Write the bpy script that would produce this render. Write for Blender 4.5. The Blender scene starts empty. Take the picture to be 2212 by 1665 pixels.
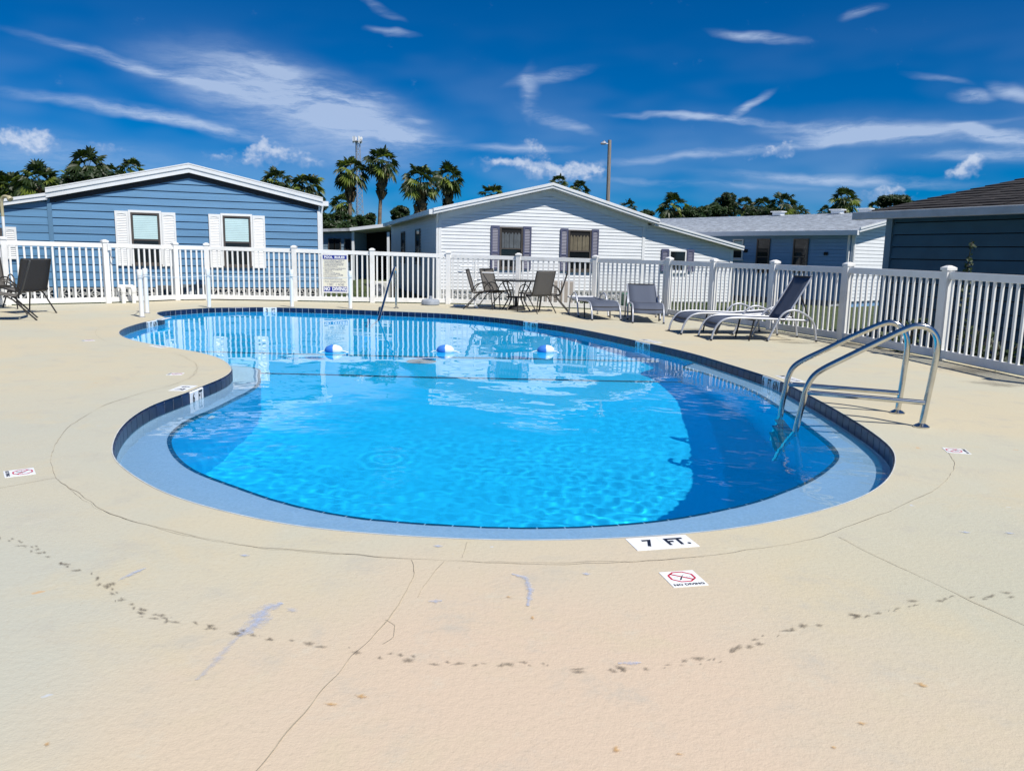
import bpy, bmesh, math, random
from mathutils import Vector, Matrix, noise
from mathutils.geometry import tessellate_polygon
import numpy as np
random.seed(7)
sc = bpy.context.scene
COL = sc.collection
R = math.radians

# ------------------------------------------------------------------ camera
FPX, CX, CY = 1690.0, 1106.0, 832.5
PITCH = math.atan((832.5 - 553) / 1690); ROLL = 0.02; HCAM = 1.30
_r0 = Vector((1, 0, 0)); _u0 = Vector((0, math.sin(PITCH), math.cos(PITCH))); FW = Vector((0, math.cos(PITCH), -math.sin(PITCH)))
CR = _r0 * math.cos(ROLL) + _u0 * math.sin(ROLL); CU = -_r0 * math.sin(ROLL) + _u0 * math.cos(ROLL)
CAM = Vector((0, 0, HCAM))
cd = bpy.data.cameras.new('camera'); cam = bpy.data.objects.new('camera', cd); COL.objects.link(cam); sc.camera = cam
cd.sensor_width = 36; cd.lens = 36 * FPX / 2212; cd.clip_end = 2000; cd.clip_start = 0.05
m3 = Matrix((CR, CU, -FW)).transposed().to_4x4(); m3.translation = CAM; cam.matrix_world = m3

def ray(x, y): return FW + CR * ((x - CX) / FPX) - CU * ((y - CY) / FPX)
def G(x, y, z=0.0):                      # surveyed point of the photograph on the level z
    d = ray(x, y); return CAM + d * ((z - HCAM) / d.z)
def AY(x, y, Y):                         # surveyed point at distance Y
    d = ray(x, y); return CAM + d * (Y / d.y)

# ------------------------------------------------------------------ sky, sun, exposure
SUN = Vector((0.45, -0.53, 1.0)).normalized()
w = bpy.data.worlds.new('World'); sc.world = w; w.use_nodes = True
nt = w.node_tree; N = nt.nodes; L = nt.links; bg = N['Background']
bg.inputs[1].default_value = 0.051; w.cycles.sampling_method = 'NONE'
sky = N.new('ShaderNodeTexSky'); sky.sky_type = 'NISHITA'; sky.sun_disc = False
sky.sun_elevation = math.asin(SUN.z); sky.sun_rotation = math.atan2(SUN.x, SUN.y)
sky.air_density = 0.9; sky.dust_density = 0.15; sky.ozone_density = 5.0; sky.altitude = 20
hs = N.new('ShaderNodeHueSaturation'); hs.inputs['Saturation'].default_value = 1.42; hs.inputs['Value'].default_value = 1.0; hs.inputs['Hue'].default_value = 0.497
tn_ = N.new('ShaderNodeVectorMath'); tn_.operation = 'MULTIPLY'; tn_.inputs[1].default_value = (.50, .86, 1.36); L.new(sky.outputs[0], tn_.inputs[0]); L.new(tn_.outputs[0], hs.inputs['Color'])
def wn(t, **k):
    n = N.new(t)
    for a, b in k.items(): setattr(n, a, b)
    return n
def mth(op, a, b=None, c=None):
    n = wn('ShaderNodeMath', operation=op)
    for i, v in enumerate((a, b, c)):
        if v is None: continue
        if isinstance(v, (int, float)): n.inputs[i].default_value = v
        else: L.new(v, n.inputs[i])
    return n.outputs[0]
def mrange(v, a, b, c=0., d=1., interp='SMOOTHSTEP'):
    n = wn('ShaderNodeMapRange', interpolation_type=interp); L.new(v, n.inputs[0])
    for i, q in enumerate((a, b, c, d)): n.inputs[i + 1].default_value = q
    return n.outputs[0]
tc = wn('ShaderNodeTexCoord'); sep = wn('ShaderNodeSeparateXYZ'); L.new(tc.outputs['Generated'], sep.inputs[0])
az = mth('ARCTAN2', sep.outputs[0], sep.outputs[1]); el = mth('ARCSINE', sep.outputs[2])
comb = wn('ShaderNodeCombineXYZ'); L.new(az, comb.inputs[0]); L.new(el, comb.inputs[1])
def wnoise(vec, scale, stretch, detail=8, rough=.6, dist=0, rot=0):
    mp = wn('ShaderNodeMapping'); mp.inputs['Scale'].default_value = stretch; mp.inputs['Rotation'].default_value = (0, 0, rot); L.new(vec, mp.inputs[0])
    n = wn('ShaderNodeTexNoise'); n.inputs['Scale'].default_value = scale; n.inputs['Detail'].default_value = detail; n.inputs['Roughness'].default_value = rough; n.inputs['Distortion'].default_value = dist
    L.new(mp.outputs[0], n.inputs['Vector']); return n
def warp(vec, scale, amt, stretch=(1, 1, 1)):
    n = wnoise(vec, scale, stretch, 4, .62)
    s = wn('ShaderNodeVectorMath', operation='SUBTRACT'); L.new(n.outputs['Color'], s.inputs[0]); s.inputs[1].default_value = (.5, .5, .5)
    k = wn('ShaderNodeVectorMath', operation='MULTIPLY'); L.new(s.outputs[0], k.inputs[0]); k.inputs[1].default_value = amt
    a = wn('ShaderNodeVectorMath', operation='ADD'); L.new(vec, a.inputs[0]); L.new(k.outputs[0], a.inputs[1]); return a.outputs[0]
def azel(x, y):
    d = ray(x, y).normalized(); return math.atan2(d.x, d.y), math.asin(d.z)
def blob(vec, x, y, rx, ry, rot, s, soft=0.0):
    a, e = azel(x, y)
    mp = wn('ShaderNodeMapping', vector_type='TEXTURE'); L.new(vec, mp.inputs[0])
    mp.inputs['Location'].default_value = (a, e, 0); mp.inputs['Rotation'].default_value = (0, 0, -R(rot)); mp.inputs['Scale'].default_value = (rx / FPX, ry / FPX, 1)
    ln = wn('ShaderNodeVectorMath', operation='LENGTH'); L.new(mp.outputs[0], ln.inputs[0])
    return mrange(ln.outputs['Value'], 1.25, soft, 0, s), mp.outputs[0]
cv = warp(comb.outputs[0], 7.0, (.075, .034, 0), (.8, 1.3, 1))
cir = None
for b in [(650, 235, 290, 88, 14, .62), (720, 235, 190, 50, 16, .42), (560, 180, 150, 40, 12, .25), (330, 152, 230, 14, 11, .55), (290, 250, 230, 13, 7, .5), (420, 272, 180, 16, 9, .4), (860, 300, 130, 26, 3, .45),
          (560, 130, 90, 20, 8, .3), (1190, 165, 85, 13, -12, .45), (1148, 200, 20, 55, -8, .4), (1205, 258, 85, 12, 20, .6), (1530, 257, 190, 9, 4, .75), (1612, 228, 62, 11, -30, .6),
          (1880, 288, 200, 24, 4, .85), (1840, 300, 260, 9, -4, .5), (2110, 292, 60, 14, 18, .8), (2190, 306, 70, 16, 4, .8), (2160, 340, 150, 14, 2, .6), (1800, 388, 260, 12, 3, .55), (1500, 340, 260, 10, -5, .38), (1500, 400, 250, 8, 2, .3),
          (1640, 72, 85, 12, 9, .6), (1850, 27, 40, 9, -5, .5), (2090, 208, 45, 12, 4, .6), (2190, 200, 50, 14, 20, .5), (850, 70, 45, 9, 10, .5), (830, 15, 50, 9, 25, .3), (800, 204, 40, 10, 5, .5), (900, 262, 30, 9, 4, .35), (2020, 172, 50, 7, 14, .3),
          (1120, 325, 140, 12, -2, .4), (100, 330, 250, 40, 5, .25)]:
    m, _ = blob(cv, *b); cir = m if cir is None else mth('ADD', cir, m)
cn = wnoise(cv, 8.0, (1, 5.5, 1), 9, .70, 0, R(-10)); cn2 = wnoise(comb.outputs[0], 3.0, (1, 3, 1), 3, .6, 0)
streak = mrange(cn.outputs['Fac'], .30, .72, .05, 1.35)
outm = mth('MULTIPLY', mrange(mth('ABSOLUTE', az), .72, 1.0), mrange(cn2.outputs['Fac'], .52, .75, 0, .6))
cir = mth('MULTIPLY', mth('ADD', cir, outm), streak)
low = mth('MULTIPLY', mrange(el, .30, .0, 0, .22), mrange(cn2.outputs['Fac'], .4, .62))
veil = mth('ADD', blob(cv, 650, 240, 330, 105, 14, .20)[0], blob(cv, 1850, 300, 420, 60, 3, .14)[0])
cir = mth('MINIMUM', mth('ADD', mth('ADD', cir, low), veil), .70)
kv = warp(comb.outputs[0], 24.0, (.085, .065, 0))
kn = wnoise(comb.outputs[0], 34, (1, 1.25, 1), 6, .66)
cum = None; top = None
for b in [(65, 298, 70, 26, 0, 1.), (20, 312, 100, 18, 0, .8), (580, 334, 95, 27, 0, 1.), (620, 342, 70, 24, 0, .8), (490, 345, 60, 14, 0, .6), (1110, 348, 90, 26, 0, 1.), (1190, 362, 130, 30, 4, 1.), (1270, 375, 60, 16, 0, .8), (1150, 322, 60, 14, 10, .55),
          (1676, 322, 50, 15, -8, .85), (1525, 343, 20, 9, 0, .4), (2078, 362, 50, 22, -10, .95), (1920, 425, 70, 18, 0, .8), (230, 330, 60, 14, 0, .45), (690, 352, 40, 12, 0, .4)]:
    m, loc = blob(kv, *b, soft=.25)
    s2 = wn('ShaderNodeSeparateXYZ'); L.new(loc, s2.inputs[0])
    t = mth('MULTIPLY', mrange(s2.outputs[1], -.75, .55), m)
    cum = m if cum is None else mth('MAXIMUM', cum, m); top = t if top is None else mth('MAXIMUM', top, t)
outk = mth('MULTIPLY', mth('MULTIPLY', mrange(mth('ABSOLUTE', az), .75, 1.0), mrange(el, .30, .12)), mrange(kn.outputs['Fac'], .55, .68))
cum = mth('MAXIMUM', cum, outk); top = mth('MAXIMUM', top, outk)
cumd = mth('MINIMUM', mrange(mth('ADD', cum, mth('MULTIPLY', mth('SUBTRACT', kn.outputs['Fac'], .5), 2.0)), .24, 1.6), .66)
shade = mrange(mth('ADD', top, mth('MULTIPLY', mth('SUBTRACT', kn.outputs['Fac'], .5), 1.3)), .2, .8)
def mixc(f, a, b):
    n = wn('ShaderNodeMix', data_type='RGBA'); 
    if isinstance(f, (int, float)): n.inputs[0].default_value = f
    else: L.new(f, n.inputs[0])
    for i, v in ((6, a), (7, b)):
        if isinstance(v, tuple): n.inputs[i].default_value = (*v, 1)
        else: L.new(v, n.inputs[i])
    return n.outputs[2]
c1 = mixc(cir, hs.outputs[0], (9.5, 11.5, 15.0))
c2 = mixc(cumd, c1, mixc(shade, (6.0, 8.2, 12.5), (13., 14., 16.)))
L.new(c2, bg.inputs[0])
sl = bpy.data.lights.new('sun', 'SUN'); sl.energy = 5.0; sl.angle = R(0.53); sl.color = (1.0, .955, .87); sl.cycles.is_caustics_light = True
so = bpy.data.objects.new('sun', sl); COL.objects.link(so); so.location = (10, -12, 20); so.rotation_euler = (-SUN).to_track_quat('-Z', 'Y').to_euler()
vs = sc.view_settings; vs.view_transform = 'Standard'; vs.look = 'None'; vs.exposure = 0.19; vs.gamma = 1; vs.use_curve_mapping = False

sc.cycles.max_bounces = 8; sc.cycles.diffuse_bounces = 4; sc.cycles.glossy_bounces = 4; sc.cycles.transmission_bounces = 6
# ------------------------------------------------------------------ materials
MATS = {}
def mat(name, col, rough=.6, var=.12, scale=6, bump=0, bscale=120, metal=0, spec=.5, obvar=0, trans=0, dirt=None, dscale=2, coat=0, stretch=None):
    if name in MATS: return MATS[name]
    M = bpy.data.materials.new(name); M.use_nodes = True; t = M.node_tree; p = t.nodes['Principled BSDF']
    p.inputs['Roughness'].default_value = rough; p.inputs['Metallic'].default_value = metal; p.inputs['Specular IOR Level'].default_value = spec; p.inputs['Coat Weight'].default_value = coat
    tcn = t.nodes.new('ShaderNodeTexCoord'); src = tcn.outputs['Object']
    if stretch:
        mp = t.nodes.new('ShaderNodeMapping'); mp.inputs['Scale'].default_value = stretch; t.links.new(src, mp.inputs[0]); src = mp.outputs[0]
    n = t.nodes.new('ShaderNodeTexNoise'); n.inputs['Scale'].default_value = scale; n.inputs['Detail'].default_value = 6; t.links.new(src, n.inputs['Vector'])
    r = t.nodes.new('ShaderNodeMapRange'); r.inputs[1].default_value = .3; r.inputs[2].default_value = .7; r.inputs[3].default_value = 1 - var; r.inputs[4].default_value = 1 + var * .6; t.links.new(n.outputs['Fac'], r.inputs[0])
    fac = r.outputs[0]
    if obvar:
        oi = t.nodes.new('ShaderNodeObjectInfo'); rr = t.nodes.new('ShaderNodeMapRange'); rr.inputs[3].default_value = 1 - obvar; rr.inputs[4].default_value = 1 + obvar; t.links.new(oi.outputs['Random'], rr.inputs[0])
        mm = t.nodes.new('ShaderNodeMath'); mm.operation = 'MULTIPLY'; t.links.new(fac, mm.inputs[0]); t.links.new(rr.outputs[0], mm.inputs[1]); fac = mm.outputs[0]
    vm = t.nodes.new('ShaderNodeVectorMath'); vm.operation = 'SCALE'; vm.inputs[0].default_value = col; t.links.new(fac, vm.inputs['Scale']); out = vm.outputs[0]
    if dirt:
        n2 = t.nodes.new('ShaderNodeTexNoise'); n2.inputs['Scale'].default_value = dscale; n2.inputs['Detail'].default_value = 9; n2.inputs['Roughness'].default_value = .65; t.links.new(tcn.outputs['Object'], n2.inputs['Vector'])
        r2 = t.nodes.new('ShaderNodeMapRange'); r2.inputs[1].default_value = .52; r2.inputs[2].default_value = .78; r2.inputs[4].default_value = dirt[3]; t.links.new(n2.outputs['Fac'], r2.inputs[0])
        mx = t.nodes.new('ShaderNodeMix'); mx.data_type = 'RGBA'; t.links.new(r2.outputs[0], mx.inputs[0]); t.links.new(out, mx.inputs[6]); mx.inputs[7].default_value = (*dirt[:3], 1); out = mx.outputs[2]
    t.links.new(out, p.inputs['Base Color'])
    if bump:
        b = t.nodes.new('ShaderNodeBump'); b.inputs['Strength'].default_value = bump; b.inputs['Distance'].default_value = .01
        n3 = t.nodes.new('ShaderNodeTexNoise'); n3.inputs['Scale'].default_value = bscale; n3.inputs['Detail'].default_value = 4; t.links.new(src, n3.inputs['Vector']); t.links.new(n3.outputs['Fac'], b.inputs['Height']); t.links.new(b.outputs[0], p.inputs['Normal'])
    if trans: p.inputs['Subsurface Weight'].default_value = 0
    MATS[name] = M; return M
def leafmat(name, col, tcol, obvar=.0):
    M = mat(name, col, .5, .35, 1.6, obvar=obvar); t = M.node_tree; p = t.nodes['Principled BSDF']; o = t.nodes['Material Output']
    tr = t.nodes.new('ShaderNodeBsdfTranslucent'); tr.inputs[0].default_value = (*tcol, 1); mx = t.nodes.new('ShaderNodeMixShader'); mx.inputs[0].default_value = .3
    t.links.new(p.outputs[0], mx.inputs[1]); t.links.new(tr.outputs[0], mx.inputs[2]); t.links.new(mx.outputs[0], o.inputs[0]); return M
VINYL = mat('white_vinyl', (.80, .80, .79), .35, .05, 5, dirt=(.42, .40, .34, .38), dscale=2.2, obvar=.03)
VINYLT = mat('white_trim', (.76, .77, .78), .45, .06, 5, dirt=(.4, .4, .38, .3), dscale=2)
PVC = mat('pvc_pipe', (.80, .80, .78), .3, .05, 5)
BSIDE = mat('blue_siding', (.108, .245, .415), .55, .12, 2.5, bump=.12, bscale=60, obvar=.05, stretch=(.3, .3, 4))
BTRIM = mat('blue_trim', (.10, .215, .35), .55, .1, 2)
WSIDE = mat('white_siding', (.74, .76, .78), .42, .05, 3, obvar=.02, dirt=(.45, .46, .45, .18), dscale=1.2)
GSHADE = mat('shade_blue_siding', (.17, .32, .52), .45, .06, 3, obvar=.03)  # shade of the long wall mixed into its colour; gable end keeps white siding
DSIDE = mat('navy_siding', (.022, .078, .125), .6, .15, 2.5, bump=.1, bscale=50, obvar=.06)
FASC = mat('fascia_metal', (.72, .74, .76), .35, .08, 3, dirt=(.30, .30, .29, .35), dscale=1.5)
SHING = mat('grey_shingle', (.40, .42, .44), .9, .35, 4, bump=.5, bscale=90, dirt=(.16, .17, .18, .5), dscale=9)
SHING2 = mat('light_shingle', (.55, .585, .62), .9, .3, 5, bump=.5, bscale=90, dirt=(.17, .19, .21, .75), dscale=7)
DSHING = mat('brown_shingle', (.028, .025, .025), .9, .5, 7, bump=.6, bscale=80, dirt=(.062, .055, .052, .6), dscale=8)
SOFF = mat('soffit', (.55, .56, .57), .6, .08, 3)
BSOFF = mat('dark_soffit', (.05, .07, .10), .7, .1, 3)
SHUTW = mat('white_shutter', (.78, .78, .77), .4, .04, 5)
SHUTP = mat('slate_shutter', (.088, .095, .165), .45, .08, 5, obvar=.04)
FRAMEW = mat('window_frame_white', (.72, .73, .73), .4, .04, 5)
FRAMED = mat('window_frame_bronze', (.12, .10, .085), .4, .1, 5, metal=.4)
GLASSD = mat('dark_glass', (.010, .013, .016), .06, .2, 1.5, spec=.6)
BLIND = mat('blind', (.50, .68, .70), .6, .06, 4)
CURT = mat('curtain', (.10, .115, .13), .9, .25, 6)
CURT2 = mat('curtain_tan', (.17, .145, .10), .9, .25, 6)
BLOCK = mat('breeze_block', (.50, .50, .49), .85, .15, 6, bump=.3, bscale=80)
DARKV = mat('dark_void', (.012, .012, .014), .95, .1, 3)
STEEL = mat('stainless_steel', (.62, .61, .57), .16, .12, 12, metal=1, dirt=(.30, .24, .17, .35), dscale=14)
TREAD = mat('tread_plastic', (.05, .06, .07), .4, .1, 6)
SLING = mat('taupe_sling', (.115, .108, .100), .85, .12, 90, bump=.2, bscale=400)
SLINGD = mat('black_sling', (.030, .030, .033), .85, .2, 60, bump=.2, bscale=400)
FRAMEB = mat('bronze_frame', (.035, .032, .030), .42, .15, 8, metal=.3)
SLINGB = mat('grey_blue_sling', (.072, .088, .128), .8, .1, 80, bump=.2, bscale=400)
FRAMES = mat('silver_frame', (.46, .48, .53), .38, .1, 8, metal=.35)
NAVY = mat('navy_tile', (.008, .020, .066), .3, .3, 9, obvar=.25, spec=.35)
WTILE = mat('white_tile', (.80, .82, .84), .25, .05, 9)
INK = mat('black_ink', (.012, .013, .022), .4, .1, 9)
REDINK = mat('red_ink', (.52, .02, .05), .4, .1, 9)
BLUEINK = mat('blue_ink', (.012, .03, .28), .4, .06, 9)
GREYINK = mat('grey_ink', (.10, .11, .20), .5, .06, 9)
CREAM = mat('sign_face', (.78, .76, .64), .4, .06, 2)
FLOATB = mat('float_blue', (.05, .20, .62), .3, .06, 5)
FLOATW = mat('float_white', (.80, .84, .84), .3, .04, 5)
ROPE = mat('rope_white', (.72, .74, .74), .8, .1, 40)
PLASTG = mat('grey_plastic', (.28, .32, .38), .6, .2, 9, dirt=(.5, .5, .5, .4), dscale=12)
BEIGE = mat('beige_metal', (.42, .37, .33), .5, .08, 6)
ACW = mat('condenser_white', (.66, .65, .60), .5, .08, 6)
GREENP = mat('green_plastic', (.03, .20, .12), .5, .1, 6)
WOODP = mat('weathered_pole', (.25, .225, .20), .9, .3, 5, stretch=(4, 4, .4))
GALV = mat('galvanised_steel', (.36, .38, .43), .5, .1, 3, metal=.3)
BARK = mat('palm_bark', (.20, .155, .115), .95, .4, 3, bump=.6, bscale=12, stretch=(1, 1, 3))
PLEAF = leafmat('palm_leaf', (.026, .048, .010), (.045, .08, .008), .2)
PLEAF2 = leafmat('palm_leaf_bright', (.15, .20, .025), (.18, .25, .02), .12)
PDEAD = mat('palm_dead_frond', (.17, .115, .06), .95, .45, 2)
TLEAF = leafmat('tree_leaf', (.020, .046, .010), (.035, .075, .01), .2)
TBARK = mat('tree_bark', (.10, .08, .06), .95, .3, 4)
GRASSB = leafmat('grass_blade', (.045, .088, .016), (.07, .13, .015))
RUBBER = mat('black_rubber', (.015, .015, .016), .6, .2, 8)

# ------------------------------------------------------------------ geometry helpers
def put(o, parent=None):
    COL.objects.link(o)
    if parent is not None: o.parent = parent
    return o
class MB:
    def __init__(s, base=(0, 0, 0)): s.v = []; s.f = []; s.mi = []; s.b = Vector(base); s.cur = 0
    def add(s, vs_, fs):
        k = len(s.v); s.v += [Vector(p) - s.b for p in vs_]; s.f += [tuple(i + k for i in f) for f in fs]; s.mi += [s.cur] * len(fs); return s
    def hexa(s, p): # 8 points: 4 bottom ccw, 4 top ccw
        return s.add(p, [(3, 2, 1, 0), (4, 5, 6, 7), (0, 1, 5, 4), (1, 2, 6, 5), (2, 3, 7, 6), (3, 0, 4, 7)])
    def box(s, c, d, ux=(1, 0, 0), uy=None, uz=(0, 0, 1)):
        ux = Vector(ux).normalized(); uz = Vector(uz).normalized(); uy = Vector(uy).normalized() if uy is not None else uz.cross(ux); c = Vector(c); x, y, z = (q / 2 for q in d)
        return s.hexa([c + ux * a * x + uy * b * y + uz * e * z for e in (-1, 1) for a, b in ((-1, -1), (1, -1), (1, 1), (-1, 1))])
    def bar(s, a, b, w, h=None, up=(0, 0, 1)):
        a = Vector(a); b = Vector(b); d = (b - a).normalized(); u = Vector(up)
        if abs(d.dot(u)) > .98: u = Vector((1, 0, 0))
        sd = d.cross(u).normalized(); u = sd.cross(d); h = h or w
        return s.hexa([p + sd * i * w / 2 + u * j * h / 2 for p in (a, b) for i, j in ((-1, -1), (1, -1), (1, 1), (-1, 1))])
    def tube(s, pts, r, n=8, cap=True):
        pts = [Vector(p) for p in pts]; m = len(pts); rr = r if isinstance(r, (list, tuple)) else [r] * m
        k = len(s.v); vv = []; up = None
        for i, p in enumerate(pts):
            d = (pts[min(i + 1, m - 1)] - pts[max(i - 1, 0)]).normalized()
            if up is None: up = d.orthogonal().normalized()
            else: up = (up - d * up.dot(d)).normalized()
            sd = d.cross(up)
            for j in range(n):
                a = 2 * math.pi * j / n; vv.append(p + (up * math.cos(a) + sd * math.sin(a)) * rr[i])
        ff = [(i * n + j, i * n + (j + 1) % n, (i + 1) * n + (j + 1) % n, (i + 1) * n + j) for i in range(m - 1) for j in range(n)]
        if cap: ff += [tuple(range(n))[::-1], tuple((m - 1) * n + j for j in range(n))]
        return s.add(vv, ff)
    def lathe(s, c, prof, n=24, ax=None):
        c = Vector(c); vv = []
        for r, z in prof:
            for j in range(n):
                a = 2 * math.pi * j / n; q = Vector((r * math.cos(a), r * math.sin(a), z))
                if ax is not None: q = ax @ q
                vv.append(c + q)
        m = len(prof)
        return s.add(vv, [(i * n + j, i * n + (j + 1) % n, (i + 1) * n + (j + 1) % n, (i + 1) * n + j) for i in range(m - 1) for j in range(n)] + [tuple(range(n))[::-1], tuple((m - 1) * n + j for j in range(n))])
    def poly(s, pts): return s.add(pts, [tuple(range(len(pts)))])
    def build(s, name, mats, parent=None, smooth=False, kind=None, bevel=0):
        me = bpy.data.meshes.new(name); me.from_pydata([tuple(p) for p in s.v], [], s.f); me.validate()
        for m in (mats if isinstance(mats, (list, tuple)) else [mats]): me.materials.append(m)
        if len(me.materials) > 1:
            for p, i in zip(me.polygons, s.mi): p.material_index = i
        o = put(bpy.data.objects.new(name, me), parent)
        if smooth: 
            for p in me.polygons: p.use_smooth = True
            if smooth != 'all': me.set_sharp_from_angle(angle=R(45))
        if kind: o['kind'] = kind
        if bevel:
            b = o.modifiers.new('bevel', 'BEVEL'); b.width = bevel; b.segments = 2; b.limit_method = 'ANGLE'
        return o
def tag(o, label, cat, group=None):
    o['label'] = label; o['category'] = cat
    if group: o['group'] = group
    return o
def thing(name, label, cat, loc=(0, 0, 0), rz=0, group=None):
    o = bpy.data.objects.new(name, None); o.empty_display_size = .2; put(o); o.location = loc; o.rotation_euler = (0, 0, rz); return tag(o, label, cat, group)
def copytree(o, parent=None):
    c = o.copy(); put(c, parent)
    for ch in o.children: copytree(ch, c)
    return c
def arc(c, r, a0, a1, n, ex, ey):
    c = Vector(c); ex = Vector(ex); ey = Vector(ey)
    return [c + ex * (r * math.cos(a0 + (a1 - a0) * i / n)) + ey * (r * math.sin(a0 + (a1 - a0) * i / n)) for i in range(n + 1)]
def smoothpath(pts, n=6):
    P = [Vector(p) for p in pts]; out = []
    for i in range(len(P) - 1):
        a = P[max(i - 1, 0)]; b = P[i]; c = P[i + 1]; d = P[min(i + 2, len(P) - 1)]
        for k in range(n):
            t = k / n; out.append(.5 * ((2 * b) + (c - a) * t + (2 * a - 5 * b + 4 * c - d) * t * t + (3 * b - a - 3 * c + d) * t ** 3))
    return out + [P[-1]]
_tc = {}
def textmesh(s, bold=.0):
    if (s, bold) in _tc: return _tc[(s, bold)]
    cu = bpy.data.curves.new('lettering', 'FONT'); cu.body = s; cu.align_x = 'CENTER'; cu.align_y = 'CENTER'; cu.resolution_u = 2; cu.offset = bold; cu.size = 1
    o = bpy.data.objects.new('lettering', cu); COL.objects.link(o); bpy.context.view_layer.update()
    me = bpy.data.meshes.new_from_object(o.evaluated_get(bpy.context.evaluated_depsgraph_get()))
    vv = [v.co.copy() for v in me.vertices]; ff = [tuple(p.vertices) for p in me.polygons]
    bpy.data.objects.remove(o); bpy.data.curves.remove(cu); bpy.data.meshes.remove(me); _tc[(s, bold)] = (vv, ff); return vv, ff
def text(mb, s, c, ex, ey, hgt, wid=None, bold=.02):
    vv, ff = textmesh(s, bold); 
    if not vv: return
    x0 = min(v.x for v in vv); x1 = max(v.x for v in vv); y0 = min(v.y for v in vv); y1 = max(v.y for v in vv)
    sy = hgt / max(y1 - y0, 1e-4); sx = wid / (x1 - x0) if wid else sy; c = Vector(c); ex = Vector(ex); ey = Vector(ey)
    mb.add([c + ex * ((v.x - (x0 + x1) / 2) * sx) + ey * ((v.y - (y0 + y1) / 2) * sy) for v in vv], ff)

# ================================================================== POOL
def catmull_closed(P, n=10):
    m = len(P); out = []
    for i in range(m):
        a, b, c, d = P[(i - 1) % m], P[i], P[(i + 1) % m], P[(i + 2) % m]
        for k in range(n):
            t = k / n; out.append(.5 * ((2 * b) + (c - a) * t + (2 * a - 5 * b + 4 * c - d) * t * t + (3 * b - a - 3 * c + d) * t ** 3))
    return out
def resample(P, n, closed=True):
    Q = P + [P[0]] if closed else P; s = [0]
    for i in range(1, len(Q)): s.append(s[-1] + (Q[i] - Q[i - 1]).length)
    tot = s[-1]; out = []; j = 0
    for k in range(n if closed else n + 1):
        t = tot * k / n
        while j < len(s) - 2 and s[j + 1] < t: j += 1
        f = (t - s[j]) / max(s[j + 1] - s[j], 1e-9); out.append(Q[j].lerp(Q[j + 1], f))
    return out, tot
EDGE = [(1250, 1166.5), (1348, 1161.4), (1486, 1153), (1584, 1142), (1685, 1125), (1770, 1104), (1829, 1087), (1890, 1060), (1926, 1026), (1936, 989), (1928, 967), (1907, 950), (1879, 929), (1832, 900), (1780, 870), (1694, 826),
        (1647, 809), (1576, 787), (1484, 760), (1359, 732), (1250, 710), (1175, 698.5), (1070, 686), (980, 678.5), (924, 675.5), (840, 672), (750, 668.5), (672, 666), (600, 664), (531, 663.5), (452, 665), (395, 668.6), (353, 672), (337.5, 676), (345, 681.5), (356, 687.0),
        (315, 695), (277, 706), (257, 716), (262, 725.6), (288, 735), (343, 746), (400, 755.6), (452, 766), (484, 779), (498, 792), (500.7, 800), (492, 810), (465, 823.5), (434, 835), (397.6, 851), (353, 865), (314, 882), (283, 902), (259, 925),
        (246, 949), (240, 972), (242, 987), (256.5, 1004), (296, 1033), (335, 1056), (392, 1079), (489, 1106), (580, 1126), (670, 1141), (821, 1154), (978, 1163.5), (1110, 1167)]
P0 = [G(x, y) for x, y in EDGE]
O0 = catmull_closed(P0, 12)
for it in range(3):
    O1, LEN = resample(O0, 900)
    O0 = [(O1[i - 4] + O1[i - 2] * 2 + O1[i] * 3 + O1[(i + 2) % 900] * 2 + O1[(i + 4) % 900]) / 9 for i in range(900)]
TILE = .155; NT = int(round(LEN / TILE)); SUB = 4; NO = NT * SUB
OUT, LEN = resample(O0, NO); TILE = LEN / NT
area = sum(OUT[i].x * OUT[(i + 1) % NO].y - OUT[(i + 1) % NO].x * OUT[i].y for i in range(NO))
SG = 1 if area > 0 else -1
TAN = [(OUT[(i + 1) % NO] - OUT[i - 1]).normalized() for i in range(NO)]
INW = [Vector((-t.y, t.x, 0)) * SG for t in TAN]
WZ, LZ = -.105, -.19                          # water level, ledge level
def ip(i, off, z):
    i %= NO; return OUT[i] + INW[i] * off + Vector((0, 0, z))
# width of the shallow ledge round the deep end, from the surveyed inner line
INNER = [(478, 769), (518, 774), (544, 787), (562, 805), (567, 816), (559.5, 827), (531, 845.7), (478.5, 870.5), (439, 888.7), (400, 915), (379, 933), (369, 954), (367.6, 975), (376.7, 1003.7), (410.7, 1036), (457.7, 1058.5), (600, 1103), (800, 1134), (1000, 1147), (1120, 1150), (1250, 1148), (1381.7, 1139), (1501.6, 1126), (1604, 1108.6), (1688, 1084), (1743, 1065), (1780, 1038.7), (1803, 1012.6), (1806, 991.7), (1800.7, 970.8), (1782, 942), (1748.5, 910.7), (1712, 890), (1680.6, 869), (1628.4, 840), (1576, 820.6)]
IW = [G(x, y, LZ - .02) for x, y in INNER]
def near(p):
    return min(range(NO), key=lambda i: (OUT[i].x - p.x) ** 2 + (OUT[i].y - p.y) ** 2)
wd = [0.0] * NO
for i in range(NO):
    best = min(((OUT[i].x - q.x) ** 2 + (OUT[i].y - q.y) ** 2) for q in resample(IW, 160, False)[0])
    wd[i] = min(max(math.sqrt(best), .30), .55) if best < .5 else 0
iA = near(G(452, 766)); iB = near(G(1484, 760))
def in_deep(i):                              # index on the deep-end stretch
    return OUT[i % NO].y < 11.2 and not (OUT[i % NO].x < -3.6)
wd = [wd[i] if in_deep(i) else 0 for i in range(NO)]
for it in range(12): wd = [(wd[i - 2] + wd[i - 1] + wd[i] + wd[(i + 1) % NO] + wd[(i + 2) % NO]) / 5 for i in range(NO)]
PLAST = mat('pool_plaster', (.004, .60, .95), .75, .04, 1.2)
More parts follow.
